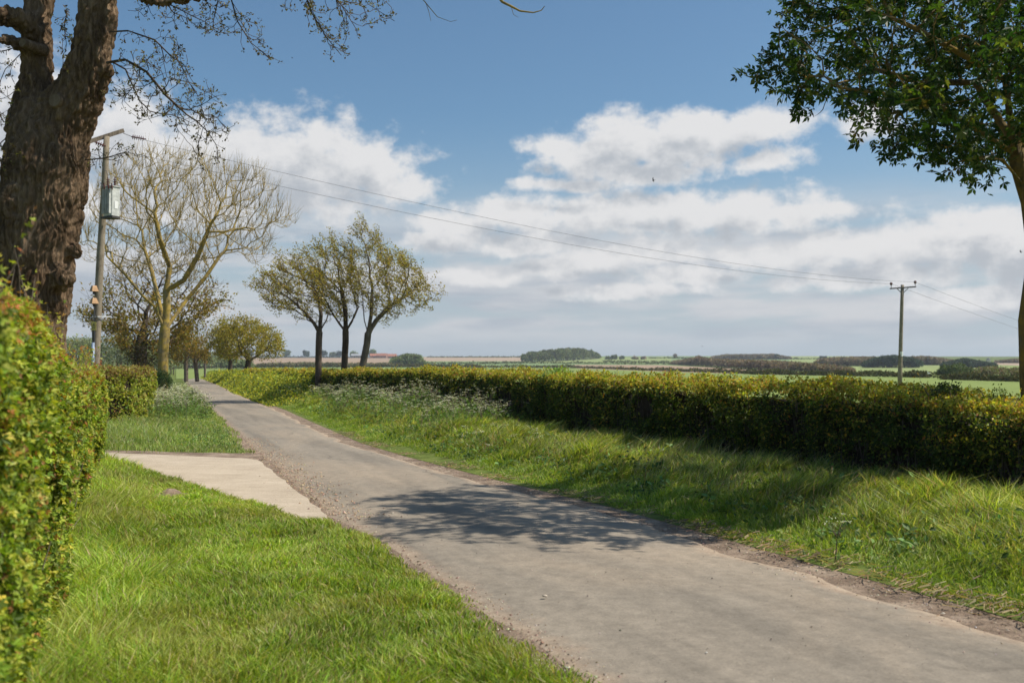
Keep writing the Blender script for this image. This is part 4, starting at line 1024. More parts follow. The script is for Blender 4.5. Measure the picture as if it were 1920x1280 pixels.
# ================================================================== trees up the lane on the left and behind
BROWNY = ([(.22, .15, .03), (.28, .19, .035), (.15, .11, .025), (.22, .2, .04)], [3, 2, 2, 1.5])
GOLD = ([(.26, .22, .03), (.33, .26, .035), (.18, .16, .03), (.38, .30, .05)], [3, 3, 2, 1])
def small_tree(label, d0, trunk, poly, n, hd, cols, leaf, leaf_n=4, bark='bark_dark', br_=.25, gate=None, group='trees lining the far part of the lane', name='roadside_tree', twig_len=.7, step=.5, tipr=.014, thr=.05):
    nodes = [P(*trunk[0], d0)]; nodes[0][2] = float(zg(nodes[0][0], nodes[0][1])) if nodes[0][0] > Rx(nodes[0][1]) else 0.0; par = [-1]
    i0 = chain(nodes, par, resample([nodes[0]]+[P(*q, d0) for q in trunk[1:]], step)[1:], 0)
    at = crown_pts(poly, d0, hd, n)
    return grow_tree(name, label, 'tree', tuple(nodes[0]), nodes, par, at, step, step*1.05, tipr, br_, bark, cols, leaf, leaf_n, RH, trop=(0, 0, .1), twig_n=2, twig_len=twig_len, twig_trop=(0, 0, .3), expo=2.3, group=group, thr=thr, leaf_jit=.22, leaf_gate=gate, thick_k=8)
small_tree('big brownish half leafed oak behind the lichen covered bare tree', 80, [(264, 702), (263, 660), (266, 630)], [(150, 570), (178, 558), (196, 500), (240, 474), (300, 498), (345, 478), (405, 515), (428, 560), (405, 592), (370, 615), (350, 648), (318, 672), (232, 672), (212, 640), (156, 602)], 520, 5.5, BROWNY, .24, 9, br_=.55, gate=lambda p: rng.random(len(p)) < np.clip(1.25-(p[:, 2]-3.2)/4.6, .05, 1), step=.6, twig_len=1.1)
small_tree('dark ivy clad trunk below the brownish oak', 78, [(262, 706), (258, 675)], [(246, 640), (285, 645), (290, 690), (280, 706), (240, 706), (236, 670)], 60, .9, ([(.05, .05, .015), (.10, .08, .02), (.06, .035, .02)], [2, 1, 1]), .2, 7, group='ivy', name='ivy_clump', step=.4, br_=.1)
small_tree('small olive tree left of the far bend of the lane', 118, [(349, 704), (349, 675)], [(318, 655), (330, 622), (352, 618), (368, 640), (372, 668), (350, 680), (325, 685)], 160, 3, BROWNY, .26, 5, 'bark_grey')
small_tree('thin olive tree standing just left of the far bend', 120, [(370, 702), (366, 672)], [(352, 655), (362, 632), (382, 640), (396, 660), (390, 678), (360, 680)], 110, 2.6, BROWNY, .25, 5, 'bark_grey')
small_tree('round golden green oak beyond the end of the lane', 108, [(466, 708), (464, 688), (466, 676)], [(391, 632), (398, 614), (430, 602), (462, 597), (498, 610), (522, 634), (532, 654), (520, 668), (492, 672), (450, 678), (418, 672), (395, 656)], 420, 4, GOLD, .23, 6, br_=.30)
small_tree('small golden tree half hidden left of the round oak', 122, [(431, 702), (432, 680)], [(398, 650), (412, 625), (440, 620), (455, 650), (445, 678), (412, 676)], 140, 3, GOLD, .25, 5)
small_tree('slim grey budding tree beyond the bend', 150, [(384, 700), (385, 670)], [(372, 650), (385, 618), (402, 640), (405, 672), (378, 680)], 90, 2.5, ([(.16, .13, .07), (.12, .11, .06)], [1, 1]), .22, 1, 'bark_grey', .16)

# ================================================================== distant woods, trees, hedgerows, farm
def clump_pts(c, rad, n):
    u = rand_dirs(n); u[:, 2] = np.abs(u[:, 2])*1.0-.25
    return c+u*rad*rng.uniform(.75, 1.05, (n, 1))
def wood(label, prof, base_row, depth, cols, per=110, name='distant_wood', kind='stuff', spacing=.55, fix_d=None, lo=.55, trunks=True):
    """prof: list of (px, top_row); base_row number or list"""
    xs = [p[0] for p in prof]; tops = [p[1] for p in prof]; x0, x1 = xs[0], xs[-1]
    br = (lambda q: base_row) if np.isscalar(base_row) else (lambda q: np.interp(q, [p[0] for p in base_row], [p[1] for p in base_row]))
    def basept(q):
        if fix_d:
            a, _ = ray(q, 690); return np.array([a*fix_d, fix_d, float(zfar(a*fix_d, fix_d))])
        return T(q, float(br(q)), 60)
    dref = basept((x0+x1)/2)[1]; pxm = dref/F
    hm = np.mean([br(q)-t for q, t in prof]); crown_r = max(1.6, min(5, hm*pxm*.38))
    n = int(max(5, (x1-x0)*pxm/(crown_r*spacing)*max(1, depth/(crown_r*2.2))))
    mb = MB(); sg = Segs(); rows = []
    for _ in range(n):
        q = x0+(x1-x0)*rng.random(); b = basept(q); e = rng.random()*depth
        top = np.interp(q, xs, tops)+rng.uniform(-.06, .30)*(br(q)-np.interp(q, xs, tops))
        a, bz = ray(q, top); dist = b[1]; ztop = EYE+bz*dist; h = max(1.5, ztop-b[2])
        pos_ = np.array([a*(dist+e), dist+e, float(zfar(a*(dist+e), dist+e))]); h *= 1+.0*e
        cr = min(crown_r*rng.uniform(.7, 1.2), h*.6)
        c = pos_+[0, 0, h-cr*.8]; m_ = per
        vs = rng.uniform(.72, 1.25)
        L3 = clump_pts(c, np.array([cr, cr, cr*.85]), m_)
        low = clump_pts(pos_+[0, 0, h*.4], np.array([cr, cr, h*.42]), m_//2)
        C = np.concatenate([L3, low]); C[:, 2] = np.maximum(C[:, 2], pos_[2]+.2)
        leaves(mb, C, (dist*.0013+.12)*rng.uniform(.6, 1.5, len(C)), palette(len(C), *cols)*vs*1.5, RH, (0, -.3, .5), .9)
        
        if kind or not sg.a: sg.add([pos_-[0, 0, .2]], [pos_+[0, 0, h*.7]], [.018*h], [.008*h])
    b = basept((x0+x1)/2)
    root = thing(name, label, 'tree' if kind is None else 'wood', tuple(b), None if kind else 'distant trees', kind)
    adopt(root, sg.build('trunk' if kind is None else 'trunks', M['bark_dark'], None, 5), mb.build('crown' if kind is None else 'foliage', M['leaf_far']))
    return root
WG = ([(.075, .095, .035), (.11, .125, .04), (.055, .075, .035), (.13, .13, .05)], [3, 2, 2, 1])
WD_ = ([(.035, .055, .035), (.05, .07, .04), (.028, .042, .032)], [3, 2, 2])
WB = ([(.17, .125, .085), (.20, .15, .10), (.13, .105, .075), (.15, .14, .07)], [3, 2, 2, 1])
WL = ([(.12, .15, .065), (.15, .175, .08), (.10, .12, .055)], [2, 2, 1])
wood('rounded green wood standing alone on the mid horizon', [(983, 664), (995, 660), (1020, 657), (1055, 653), (1085, 653), (1105, 656), (1123, 664)], [(983, 679), (1060, 677), (1123, 673)], 60, WG, 150)
wood('long brown leafless wood in the middle right distance', [(1262, 678), (1290, 673), (1310, 668), (1330, 673), (1380, 674), (1440, 675), (1500, 679), (1560, 684), (1598, 690)], [(1262, 684), (1400, 693), (1600, 700)], 40, WB, 90)
wood('thin brown wood along the ridge above the long brown wood', [(1335, 670), (1360, 666), (1410, 666), (1450, 665), (1482, 671)], 674, 50, WB, 70)
wood('reddish brown wood left of the dark pines', [(1532, 674), (1560, 670), (1600, 669), (1640, 669)], 687, 50, WB, 90)
wood('dark pine wood behind the distant power pole', [(1622, 678), (1650, 668), (1680, 666), (1705, 670), (1725, 676)], 690, 50, WD_, 120)
wood('brown wood right of the dark pines', [(1700, 670), (1730, 668), (1760, 671), (1788, 676)], 685, 40, WB, 80)
wood('dark trees on the far right ridge', [(1768, 680), (1790, 676), (1810, 672), (1830, 676), (1866, 682)], 690, 40, WD_, 90)
wood('low brown wood on the hill at the right edge', [(1868, 678), (1890, 675), (1930, 673), (1990, 675)], 681, 40, WB, 80)
wood('brownish scrub bushes by the far hedgerow at right', [(1828, 692), (1845, 686), (1870, 684), (1895, 690), (1925, 684), (1960, 686)], 707, 14, ([(.15, .14, .07), (.2, .14, .1), (.12, .13, .06)], [2, 1, 2]), 150)
wood('round greyish green copse right of the red roofed farm', [(733, 678), (742, 668), (765, 663), (785, 665), (796, 677)], 687, 30, WL, 140)
wood('grey green willow wood behind the transformer pole', [(128, 624), (160, 620), (200, 622), (240, 626), (300, 640), (330, 650)], 699, 30, ([(.13, .15, .075), (.16, .18, .09), (.10, .12, .06)], [2, 2, 1]), 260, fix_d=235)
wood('dim distant wood beyond the bend of the lane', [(316, 660), (340, 652), (380, 655), (410, 662), (470, 676)], 692, 30, WL, 120)
wood('thin scrubby trees between ploughed field and hedgerow left of the farm', [(480, 682), (520, 680), (600, 679), (680, 681), (733, 680)], 688, 10, ([(.15, .13, .075), (.12, .12, .06)], [1, 1]), 60)
tl = [(468, 656, 663, 'far round dark tree on the left horizon nearest the round oak'), (538, 657, 666, 'far pale tree on the ridge just right of the round oak'), (572, 657, 667, 'dark far tree just left of the first windswept trunk'), (606, 657, 668, 'dark far tree just right of the first windswept trunk'), (624, 659, 668, 'paler far tree between first and second windswept trunks'), (637, 657, 669, 'dark far tree hugging the second windswept trunk'), (664, 657, 670, 'far tree left of the grey barn roof'), (697, 654, 670, 'tall thin far tree right of the leaning windswept trunk'),
      (1266, 663, 671, 'lone leafless tree on the middle horizon'), (1142, 667, 674, 'small ridge tree just right of the rounded wood'), (1152, 665, 674, 'taller ridge tree right of the rounded wood'), (1168, 667, 674, 'third small ridge tree right of the rounded wood'), (1190, 668, 674, 'fourth small ridge tree toward the lone leafless tree'), (1208, 667, 674, 'last ridge tree before the lone leafless tree'),
      (1454, 664, 674, 'dark conspicuous tree on the ridge wood'), (1543, 667, 673, 'tree poking above the ridge left of the dark pines'), (1310, 666, 675, 'rounded tree at the left end of the brown wood')]
for q, tp, bs, lb in tl:
    w_ = 4.5 if q not in (1266,) else 3
    wood(lb, [(q-w_, tp+2), (q, tp), (q+w_, tp+2)], bs, 3, WD_ if 'dark' in lb else WL if 'lone' not in lb else WB, 110 if 'lone' not in lb else 40, name='far_tree', kind=None, spacing=1.0)
q = (1793, 680, 704); wood('large round dark green tree in front of the far right field', [(1763, 694), (1775, 682), (1795, 678), (1812, 683), (1822, 694)], 706, 6, ([(.06, .08, .03), (.08, .105, .04)], [1, 1]), 260, name='far_tree', kind=None)

def hedgerow(label, line, h, cols=WG, w=1.8, n=1600, var=.5):
    pts = [T(a, b, 60) for a, b in line]; mb = MB(); pts = np.array(pts)
    seg = np.linalg.norm(np.diff(pts, axis=0), axis=1); L_ = seg.sum(); cum = np.concatenate([[0], np.cumsum(seg)])
    u = rng.random(n)*L_; C = np.stack([np.interp(u, cum, pts[:, k]) for k in range(3)], 1)
    C[:, 0] += rng.uniform(-w/2, w/2, n); C[:, 1] += rng.uniform(-w/2, w/2, n); zb = zfar(C[:, 0], C[:, 1])
    h = h*.62; hh_ = h*(1+var*(fbm(u/9, u*0, 1, 3)-.5)*2)
    C[:, 2] = zb+hh_*rng.random(n)**.7
    dm = C[:, 1].mean(); leaves(mb, C, (dm*.0013+.1)*rng.uniform(.6, 1.5, n), palette(n, *cols), RH, (0, -.2, .6), .9)
    root = thing('hedgerow', label, 'hedge', tuple(pts[0]), 'hedgerows between the distant fields')
    adopt(root, mb.build('foliage', M['leaf_far'])); return root
HG = ([(.05, .06, .022), (.08, .085, .03), (.12, .09, .035)], [3, 3, 1])
hedgerow('far hedgerow at the near foot of the ploughed field on the left', [(330, 690.5), (560, 689.5), (735, 689), (900, 689)], 2.0, HG, n=5200)
hedgerow('far brownish hedgerow in mid distance left of the slanting hedge', [(735, 687), (900, 689.5), (980, 689.5), (1075, 690.5)], 2.2, ([(.09, .09, .04), (.13, .11, .05)], [1, 1]), n=3600)
hedgerow('far dark slanting hedgerow below the long brown field', [(1075, 690), (1150, 692.5), (1250, 696), (1350, 699.5), (1430, 702), (1490, 703)], 1.6, HG, n=5200)
hedgerow('far hedgerow crossing in front of the pale right fields', [(1400, 702.5), (1500, 703.5), (1620, 706), (1700, 707.5), (1745, 709)], 1.5, HG, n=7000, var=.7)
hedgerow('far dark hedgerow ending at the right edge', [(1768, 712), (1840, 714), (1930, 716.5), (1990, 717)], 1.3, HG, n=4500)
hedgerow('very far thin hedgerow below the rounded wood', [(735, 684), (900, 683), (983, 681.5), (1100, 682.5), (1260, 683.5)], 2.6, n=2600)
hedgerow('very far broken hedgerow under the ridge trees', [(1130, 679), (1200, 680), (1290, 681)], 2.5, n=900)
hedgerow('very far horizon hedgerow right of the farm', [(800, 670.5), (900, 670.5), (975, 670.5)], 2.0, n=900)
hedgerow('very far horizon hedgerow right of the ridge trees', [(1215, 672.2), (1260, 672.2), (1330, 672.5)], 2.0, n=500)
hedgerow('far hedgerow along the top of the left ploughed field', [(330, 672), (560, 671), (735, 671.3)], 2.6, WD_, n=2400)
hedgerow('very far hedgerow along the ridge of the right fields', [(1480, 674), (1530, 674), (1600, 673)], 2.5, n=500)

def house(label, px_, row, w, dpt, hw, hr, wall, roof, name='farmhouse', cat='farm building', rot=0, win=True):
    b = T(px_, row, 60); root = thing(name, label, cat, tuple(b), 'farm buildings on the left horizon')
    c, s = math.cos(rot), math.sin(rot); Rm = lambda v: [(b[0]+c*x_-s*y_, b[1]+s*x_+c*y_, b[2]+z_) for x_, y_, z_ in v]
    x, y = w/2, dpt/2; mb = MB()
    mb.add(Rm([(-x, -y, -1), (x, -y, -1), (x, y, -1), (-x, y, -1), (-x, -y, hw), (x, -y, hw), (x, y, hw), (-x, y, hw), (-x, 0, hw+hr), (x, 0, hw+hr)]), [np.array([[0, 1, 5, 4], [2, 3, 7, 6]]), np.array([[1, 2, 6, 9, 5], [3, 0, 4, 8, 7]])])
    wo = mb.build('wall', M[wall]); mb = MB(); e = .4; t_ = .25; k = hr/y
    for sg_ in (-1, 1):
        v = [(-x-e, sg_*(y+e), hw-e*k), (x+e, sg_*(y+e), hw-e*k), (x+e, 0, hw+hr), (-x-e, 0, hw+hr)]
        v = [(a_, b_3, z_+.06) for a_, b_3, z_ in v]+[(a_, b_3, z_+t_) for a_, b_3, z_ in v]
        mb.add(Rm(v), np.array([[0, 1, 2, 3], [4, 5, 6, 7], [0, 1, 5, 4], [1, 2, 6, 5], [2, 3, 7, 6], [3, 0, 4, 7]]))
    ro = mb.build('roof', M[roof]); adopt(root, wo, ro)
    if win:
        for i_ in (-.5, 0, .5):
            mb = MB(); a0 = np.array(Rm([(i_*x*1.2, -y-.03, hw*.55)])[0]); a1 = np.array(Rm([(i_*x*1.2+1.1, -y-.03, hw*.55)])[0]); mb.box(a0, a1, .08, 1.3); adopt(root, mb.build('window', M['black_print']))
house('long grey roofed barn behind the leaning windswept tree', 671, 671, 19, 9, 3.5, 2.6, 'pale_wall', 'roof_grey', 'barn')
house('red roofed farmhouse leftmost of the red roofs', 700, 671.5, 10, 8, 3.4, 3, 'brick', 'roof_red', rot=.3)
house('red roofed farmhouse in the middle of the farm', 716, 671.5, 15, 8, 3.6, 3.2, 'brick', 'roof_red', rot=-.1)
house('red roofed cottage nearest the grey green copse', 735, 672, 12, 8, 3.2, 3, 'brick', 'roof_red', rot=.2)

# ================================================================== poles and wires
def strut(mb, a, b, w=.05): mb.box(a, b, w, w)
UD = 35.0
def U(px, py, dz=0): return P(px, py, UD+dz)
b0 = U(176, 772); b0[2] = 0
pole1 = thing('utility_pole', 'leaning wooden pole carrying a grey transformer behind the yellow green hedge', 'utility pole', tuple(b0))
mb = MB(); mb.tube(resample([b0, U(179, 680), U(187, 500), U(196, 350), U(200, 256)], 1), np.linspace(.155, .10, len(resample([b0, U(179, 680), U(187, 500), U(196, 350), U(200, 256)], 1))), 16); adopt(pole1, mb.build('pole', M['pole_wood'], smooth=True))
mb = MB(); mb.box(U(160, 268, -.55), U(231, 245, .8), .10, .14); adopt(pole1, mb.build('crossarm', M['bark_grey']))
def insul(c, dirv=(0, 0, 1), r=.085, n=4, sp=.055):
    mb = MB(); dirv = norm(np.array(dirv, float))
    for k in range(n):
        p0 = np.array(c)+dirv*sp*k; mb.tube([p0-dirv*.012, p0, p0+dirv*.018], [r*.55, r, r*.5], 14)
    mb.tube([np.array(c)-dirv*.06, np.array(c)+dirv*(sp*n+.04)], [.02, .02], 8); return mb.build('insulator', M['brown_ceramic'], smooth=False)
wdir = np.array([1, 1.4, -.1])
e1 = U(231, 250, .75); adopt(pole1, insul(U(249, 257, .9), (1, .3, -.12), .10, 6, .07))
mb = MB(); mb.tube([e1, U(249, 257, .9)], [.012, .012], 6); adopt(pole1, mb.build('hook', M['dark_iron']))
adopt(pole1, insul(U(181, 268, -.3), (1, .3, -.35), .09, 4, .07))
# transformer
tank = MB(); cx0, cx1 = U(203, 345), U(234, 412)
xc = (cx0[0]+cx1[0])/2; zt, zb = U(200, 356)[2], U(200, 409)[2]; yc = UD-.42
ex = np.array([.87, -.5, 0]); ey = np.array([.5, .87, 0]); tc0 = np.array([xc, yc, 0.])
def tv(x_, y_, z_): return tc0+ex*x_+ey*y_+np.array([0, 0, z_])
tank.box(tv(0, 0, zb), tv(0, 0, zt), .44, .34, ey); tank.box(tv(0, 0, zt+.003), tv(0, 0, zt+.035), .50, .40, ey)
for k in range(5): tank.box(tv(-.18+.09*k, -.215, zb+.07), tv(-.18+.09*k, -.215, zt-.09), .018, .085, ey)
tf = tank.build('transformer', M['grey_paint'])
mb = MB(); mb.box(tv(.224, -.06, zb+.38), tv(.224, .07, zb+.38), .012, .26); pl = mb.build('rating_plate', M['white_paint'])
mb = MB(); mb.box(tv(-.36, 0, zb-.045), tv(.25, 0, zb-.045), .34, .07); bk = mb.build('bracket', M['dark_iron'])
adopt(pole1, tf, pl, bk)
for dx in (-.12, .12): adopt(pole1, insul((xc+dx, yc-.05, zt+.08), (0, 0, 1), .065, 4, .06))
for dx in (-.14, .0, .13): adopt(pole1, insul((xc+dx, yc-.30, zt-.06), (0, -.3, 1), .04, 3, .04))
mb = MB()
mb.tube([(xc-.12, yc-.05, zt+.34), (xc-.2, yc, zt+.6), U(196, 320, -.2), U(186, 290, -.3), U(184, 272, -.3)], .010, 6)
mb.tube([(xc+.12, yc-.05, zt+.34), U(240, 330, -.1), U(266, 300, .4), U(267, 264, .9)], .008, 6)
mb.tube([(xc-.2, yc-.3, zt-.03), (xc-.3, yc-.25, zt+.12), U(196, 350, -.15)], .014, 6)
adopt(pole1, mb.build('lead_cable', M['cable']))
for py_ in (541, 564):
    c0 = U(176.5, py_, -.12); mb = MB(); mb.tube([c0-[0, 0, .10], c0+[0, 0, .08], c0+[0, 0, .10]], [.17, .11, .10], 4); adopt(pole1, mb.build('fuse_guard', M['tan_guard']))
    mb = MB(); mb.tube([c0+[0, 0, -.20], c0+[0, 0, -.09]], [.05, .05], 8); adopt(pole1, mb.build('fuse_carrier', M['dark_iron']))
mb = MB(); mb.tube([U(168, 600, -.2), U(170, 595, -.2), U(183, 594, -.2), U(207, 594, .2)], .022, 8); mb.tube([U(172, 590, -.1), U(192, 600, -.2)], .018, 6); adopt(pole1, mb.build('earth_bar', M['galv']))
mb = MB(); mb.tube([U(172, 590, -.16), U(174, 650, -.16)], .018, 8); mb.tube([U(177, 575, -.17), U(177, 650, -.17)], .022, 8); adopt(pole1, mb.build('down_cable', M['cable']))
mb = MB(); mb.tube([U(175, 642, -.17), U(173.5, 700, -.17), U(172, 760, -.17)], .055, 12); adopt(pole1, mb.build('cable_duct', M['blue_plastic'], smooth=True))
mb = MB(); c0 = U(176, 611, -.24); mb.box(c0+[-.08, 0, 0], c0+[.08, 0, 0], .012, .30); sg_o = mb.build('warning_sign', M['yellow_sign'])
mb = MB()   # black bolt and triangle mark on the yellow plate
f0 = c0+np.array([0, -.010, .03])
tri = [np.array([-.062, 0, -.06]), np.array([.062, 0, -.06]), np.array([0, 0, .07])]
for k in range(3): mb.box(f0+tri[k], f0+tri[(k+1) % 3], .006, .012, (0, 1, 0))
bolt = [(.012, .045), (-.014, .0), (.014, -.004), (-.010, -.05)]
for (a1, b1), (a2, b2) in zip(bolt[:-1], bolt[1:]): mb.box(f0+[a1, -.002, b1-.005], f0+[a2, -.002, b2-.005], .006, .010, (0, 1, 0))
mb.box(f0+[-.06, 0, -.11], f0+[.06, 0, -.11], .006, .018)
mk = mb.build('danger_mark', M['black_print']); adopt(pole1, sg_o); adopt(pole1, mk); 

VD = 90.0
def V9(px, py, dz=0): return P(px, py, VD+dz)
b0 = V9(1687, 724); b0[2] = 0
pole2 = thing('utility_pole', 'plain brown pole with a dark crossarm standing in the field behind the long hedge', 'utility pole', tuple(b0))
mb = MB(); mb.tube(resample([b0, V9(1689, 640), V9(1692, 534)], 1.5), np.linspace(.20, .14, len(resample([b0, V9(1689, 640), V9(1692, 534)], 1.5))), 14); adopt(pole2, mb.build('pole', M['pole_wood'], smooth=True))
mb = MB(); mb.box(V9(1669, 541, -.5), V9(1717, 537.5, .1), .12, .12); adopt(pole2, mb.build('crossarm', M['dark_iron']))
for a, b, dz in ((1671, 541, -.5), (1716, 538, .1)):
    mb = MB(); mb.tube([V9(a, b, dz), V9(a, b-6, dz)], .025, 6); mb.ball(V9(a, b-9, dz), .13, (1, 1, 1.15), 10, 7); adopt(pole2, mb.build('insulator', M['brown_ceramic'], smooth=True))
mb = MB(); strut(mb, V9(1682, 541, -.3), V9(1691, 550)); strut(mb, V9(1703, 540), V9(1692.5, 550)); adopt(pole2, mb.build('brace', M['dark_iron']))
mb = MB(); mb.tube([V9(1689, 659), V9(1688.9, 668)], [.188, .190], 14); adopt(pole2, mb.build('pale_band', M['white_paint']))
def wire(label, a, b, sag, r0=.006, r1=.010, n=60):
    t = np.linspace(0, 1, n)[:, None]; p = a+(b-a)*t; p[:, 2] -= (4*sag*t*(1-t))[:, 0]
    mb = MB(); mb.tube(p, np.linspace(r0, r1, n), 6); o = mb.build('power_line', M['cable'], smooth=True); tag(o, label, 'cable', 'overhead wires'); return o
wire('upper overhead wire sloping down from the transformer pole to the field pole', U(268, 262, .95), V9(1716, 529, .1), 1.0)
wire('lower overhead wire sloping down from the transformer pole to the field pole', U(190, 274, -.2), V9(1671, 532, -.5), 1.0)
wire('upper wire running on right from the field pole past the dark leafy tree', V9(1716, 529, .1), P(2080, 655, 175), .35, .010, .014)
wire('lower wire running on right from the field pole past the dark leafy tree', V9(1671, 532, -.5), P(2080, 668, 176), .35, .010, .014)
# mast on the far right ridge and a small post in the far fields
for (a, r0, r1, lb, w0, w1, nm, ct) in ((1853, 683, 671, 'tiny lattice mast on the far right ridge', 1.6, .3, 'pylon', 'pylon'), (1474, 700, 687, 'thin pale post in front of the long brown wood', .2, .14, 'post', 'post')):
    b = T(a, r0, 60); h = (r0-r1)*b[1]/F; mb = MB()
    if nm == 'pylon':
        for sx, sy in ((-1, -1), (1, -1), (-1, 1), (1, 1)): mb.box(b+[sx*w0, sy*w0, -.3], b+[sx*w1, sy*w1, h], .35, .35)
        for k in range(4):
            w_ = w0+(w1-w0)*k/4; mb.box(b+[-w_, -w_, h*k/4], b+[w_*.8, -w_*.8, h*(k+1)/4], .18, .18)
        for k in (.7, .85): mb.box(b+[-2.4, 0, h*k], b+[2.4, 0, h*k], .2, .2)
    else:
        mb.tube([b, b+[0, 0, h*.5], b+[0, 0, h]], [w0, .17, w1], 8); mb.tube([b+[0, 0, h], b+[0, 0, h+.08]], [w1*1.1, w1*.6], 8)
    o = mb.build(nm, M['galv'] if nm == 'pylon' else M['pole_wood']); tag(o, lb, ct)
# birds
def bird(c, span, mat, label, yaw=0, roll=0, flap=.3):
    mb = MB(); L_ = span*.42
    mb.tube([(0, -L_/2, 0), (0, -L_*.3, 0), (0, 0, .0), (0, L_*.3, 0), (0, L_*.5, 0)], [.01*span, .05*span, .075*span, .05*span, .008*span], 8)
    for s in (-1, 1):
        v = [(s*.04*span, L_*.22, .02*span), (s*.04*span, -L_*.16, .02*span), (s*.26*span, -L_*.04, (.02+flap*.24)*span), (s*.26*span, L_*.34, (.02+flap*.24)*span), (s*.5*span, -L_*.16, flap*.18*span), (s*.5*span, -L_*.05, flap*.18*span)]
        v2 = v+[(x_, y_, z_+.012*span) for x_, y_, z_ in v]
        f = [[0, 1, 2, 3], [3, 2, 4, 5], [6, 9, 8, 7], [9, 11, 10, 8], [0, 3, 9, 6], [3, 5, 11, 9], [1, 7, 8, 2], [2, 8, 10, 4]]
        mb.add(v2, np.array(f))
    mb.add([(-.06*span, -L_*.75, 0), (.06*span, -L_*.75, 0), (.02*span, -L_*.4, .01), (-.02*span, -L_*.4, .01)], np.array([[0, 1, 2, 3]]))
    o = mb.build('bird', M[mat]); o.location = c; o.rotation_euler = (0, roll, yaw); return tag(o, label, 'bird', 'birds in flight')
bird(P(1741, 700, 150), 1.3, 'feather_white', 'white gull flying low over the right field', .5, .5, .8)
bird(P(1225, 338, 90), .6, 'feather_dark', 'dark bird high among the clouds in the upper middle', 1.3, .6, .5)
bird(P(1317, 649, 130), .42, 'feather_dark', 'tiny dark bird just above the middle horizon', .4, .2)
bird(P(548, 109, 60), .22, 'feather_dark', 'tiny dark bird in the blue sky under the oak twigs', 1.6, .1)
bird(P(732, 654, 130), .42, 'feather_dark', 'tiny dark bird above the red farm roofs', .2, .3)
bird(P(1914, 472, 60), .34, 'feather_dark', 'dark bird at the right edge below the leafy tree', .9, .5)

# ================================================================== air
hz = bpy.data.meshes.new('haze'); bx = [(-2450, 2450), (-2450, 2450), (-1.2, 60)]
vv_ = [(bx[0][i], bx[1][j], bx[2][k]) for k in (0, 1) for j in (0, 1) for i in (0, 1)]
hz.from_pydata(vv_, [], [(0, 2, 3, 1), (4, 5, 7, 6), (0, 1, 5, 4), (2, 6, 7, 3), (0, 4, 6, 2), (1, 3, 7, 5)])
m, nt, b, out = new_mat('haze_air'); nt.nodes.remove(b); pv = N(nt, 'ShaderNodeVolumePrincipled'); pv.inputs['Color'].default_value = (.80, .88, 1, 1); pv.inputs['Density'].default_value = HAZE_D = .00017; pv.inputs['Anisotropy'].default_value = .2
nt.links.new(pv.outputs[0], out.inputs['Volume']); hz.materials.append(m)
ho = bpy.data.objects.new('haze', hz); COL.objects.link(ho); tag(ho, 'thin bluish haze in the distance', 'haze', kind='stuff')

# ================================================================== sun, sky, clouds
SUN_EL = R(52.5); sh = norm(np.array([1.0, .0])); sd = np.array([sh[0]*math.cos(SUN_EL), sh[1]*math.cos(SUN_EL), math.sin(SUN_EL)])
ld = bpy.data.lights.new('sun', 'SUN'); ld.energy = 5.0; ld.angle = R(.53); ld.color = (1, .93, .81)
lo = bpy.data.objects.new('sun', ld); COL.objects.link(lo); lo.rotation_euler = Vector(sd).to_track_quat('Z', 'Y').to_euler()
W = bpy.data.worlds.new('World'); SC.world = W; W.use_nodes = True; nt = W.node_tree; nt.nodes.clear()
out = N(nt, 'ShaderNodeOutputWorld'); bg = N(nt, 'ShaderNodeBackground'); SKY_S = .095; bg.inputs['Strength'].default_value = SKY_S
sky = N(nt, 'ShaderNodeTexSky', sky_type='NISHITA'); sky.sun_disc = False; sky.sun_elevation = SUN_EL; sky.sun_rotation = math.atan2(sh[0], sh[1]); sky.air_density = 1.0; sky.dust_density = 1.2; sky.ozone_density = 2.2; sky.altitude = 0
tc = N(nt, 'ShaderNodeTexCoord'); L = nt.links.new
def mth(op, a, b=None, c=None, clamp=False):
    n = N(nt_cur, 'ShaderNodeMath', operation=op, use_clamp=clamp)
    for i, v in enumerate((a, b, c)):
        if v is None: continue
        if isinstance(v, (int, float)): n.inputs[i].default_value = v
        else: nt_cur.links.new(v, n.inputs[i])
    return n.outputs[0]
# cloud density as a node group: input = (azimuth, elevation) in radians
g = bpy.data.node_groups.new('cloud_density', 'ShaderNodeTree')
g.interface.new_socket('P', in_out='INPUT', socket_type='NodeSocketVector'); g.interface.new_socket('D', in_out='OUTPUT', socket_type='NodeSocketFloat'); g.interface.new_socket('S', in_out='OUTPUT', socket_type='NodeSocketFloat')
nt_cur = g; gi = N(g, 'NodeGroupInput'); go = N(g, 'NodeGroupOutput'); Pin = gi.outputs[0]
wn = N(g, 'ShaderNodeTexNoise'); wn.inputs['Scale'].default_value = 9; wn.inputs['Detail'].default_value = 3; g.links.new(Pin, wn.inputs['Vector'])
w0 = N(g, 'ShaderNodeVectorMath', operation='SUBTRACT'); g.links.new(wn.outputs['Color'], w0.inputs[0]); w0.inputs[1].default_value = (.5, .5, .5)
w1_ = N(g, 'ShaderNodeVectorMath', operation='MULTIPLY'); g.links.new(w0.outputs[0], w1_.inputs[0]); w1_.inputs[1].default_value = (.045, .022, 0)
w2 = N(g, 'ShaderNodeVectorMath', operation='ADD'); g.links.new(Pin, w2.inputs[0]); g.links.new(w1_.outputs[0], w2.inputs[1]); Pw = w2.outputs[0]
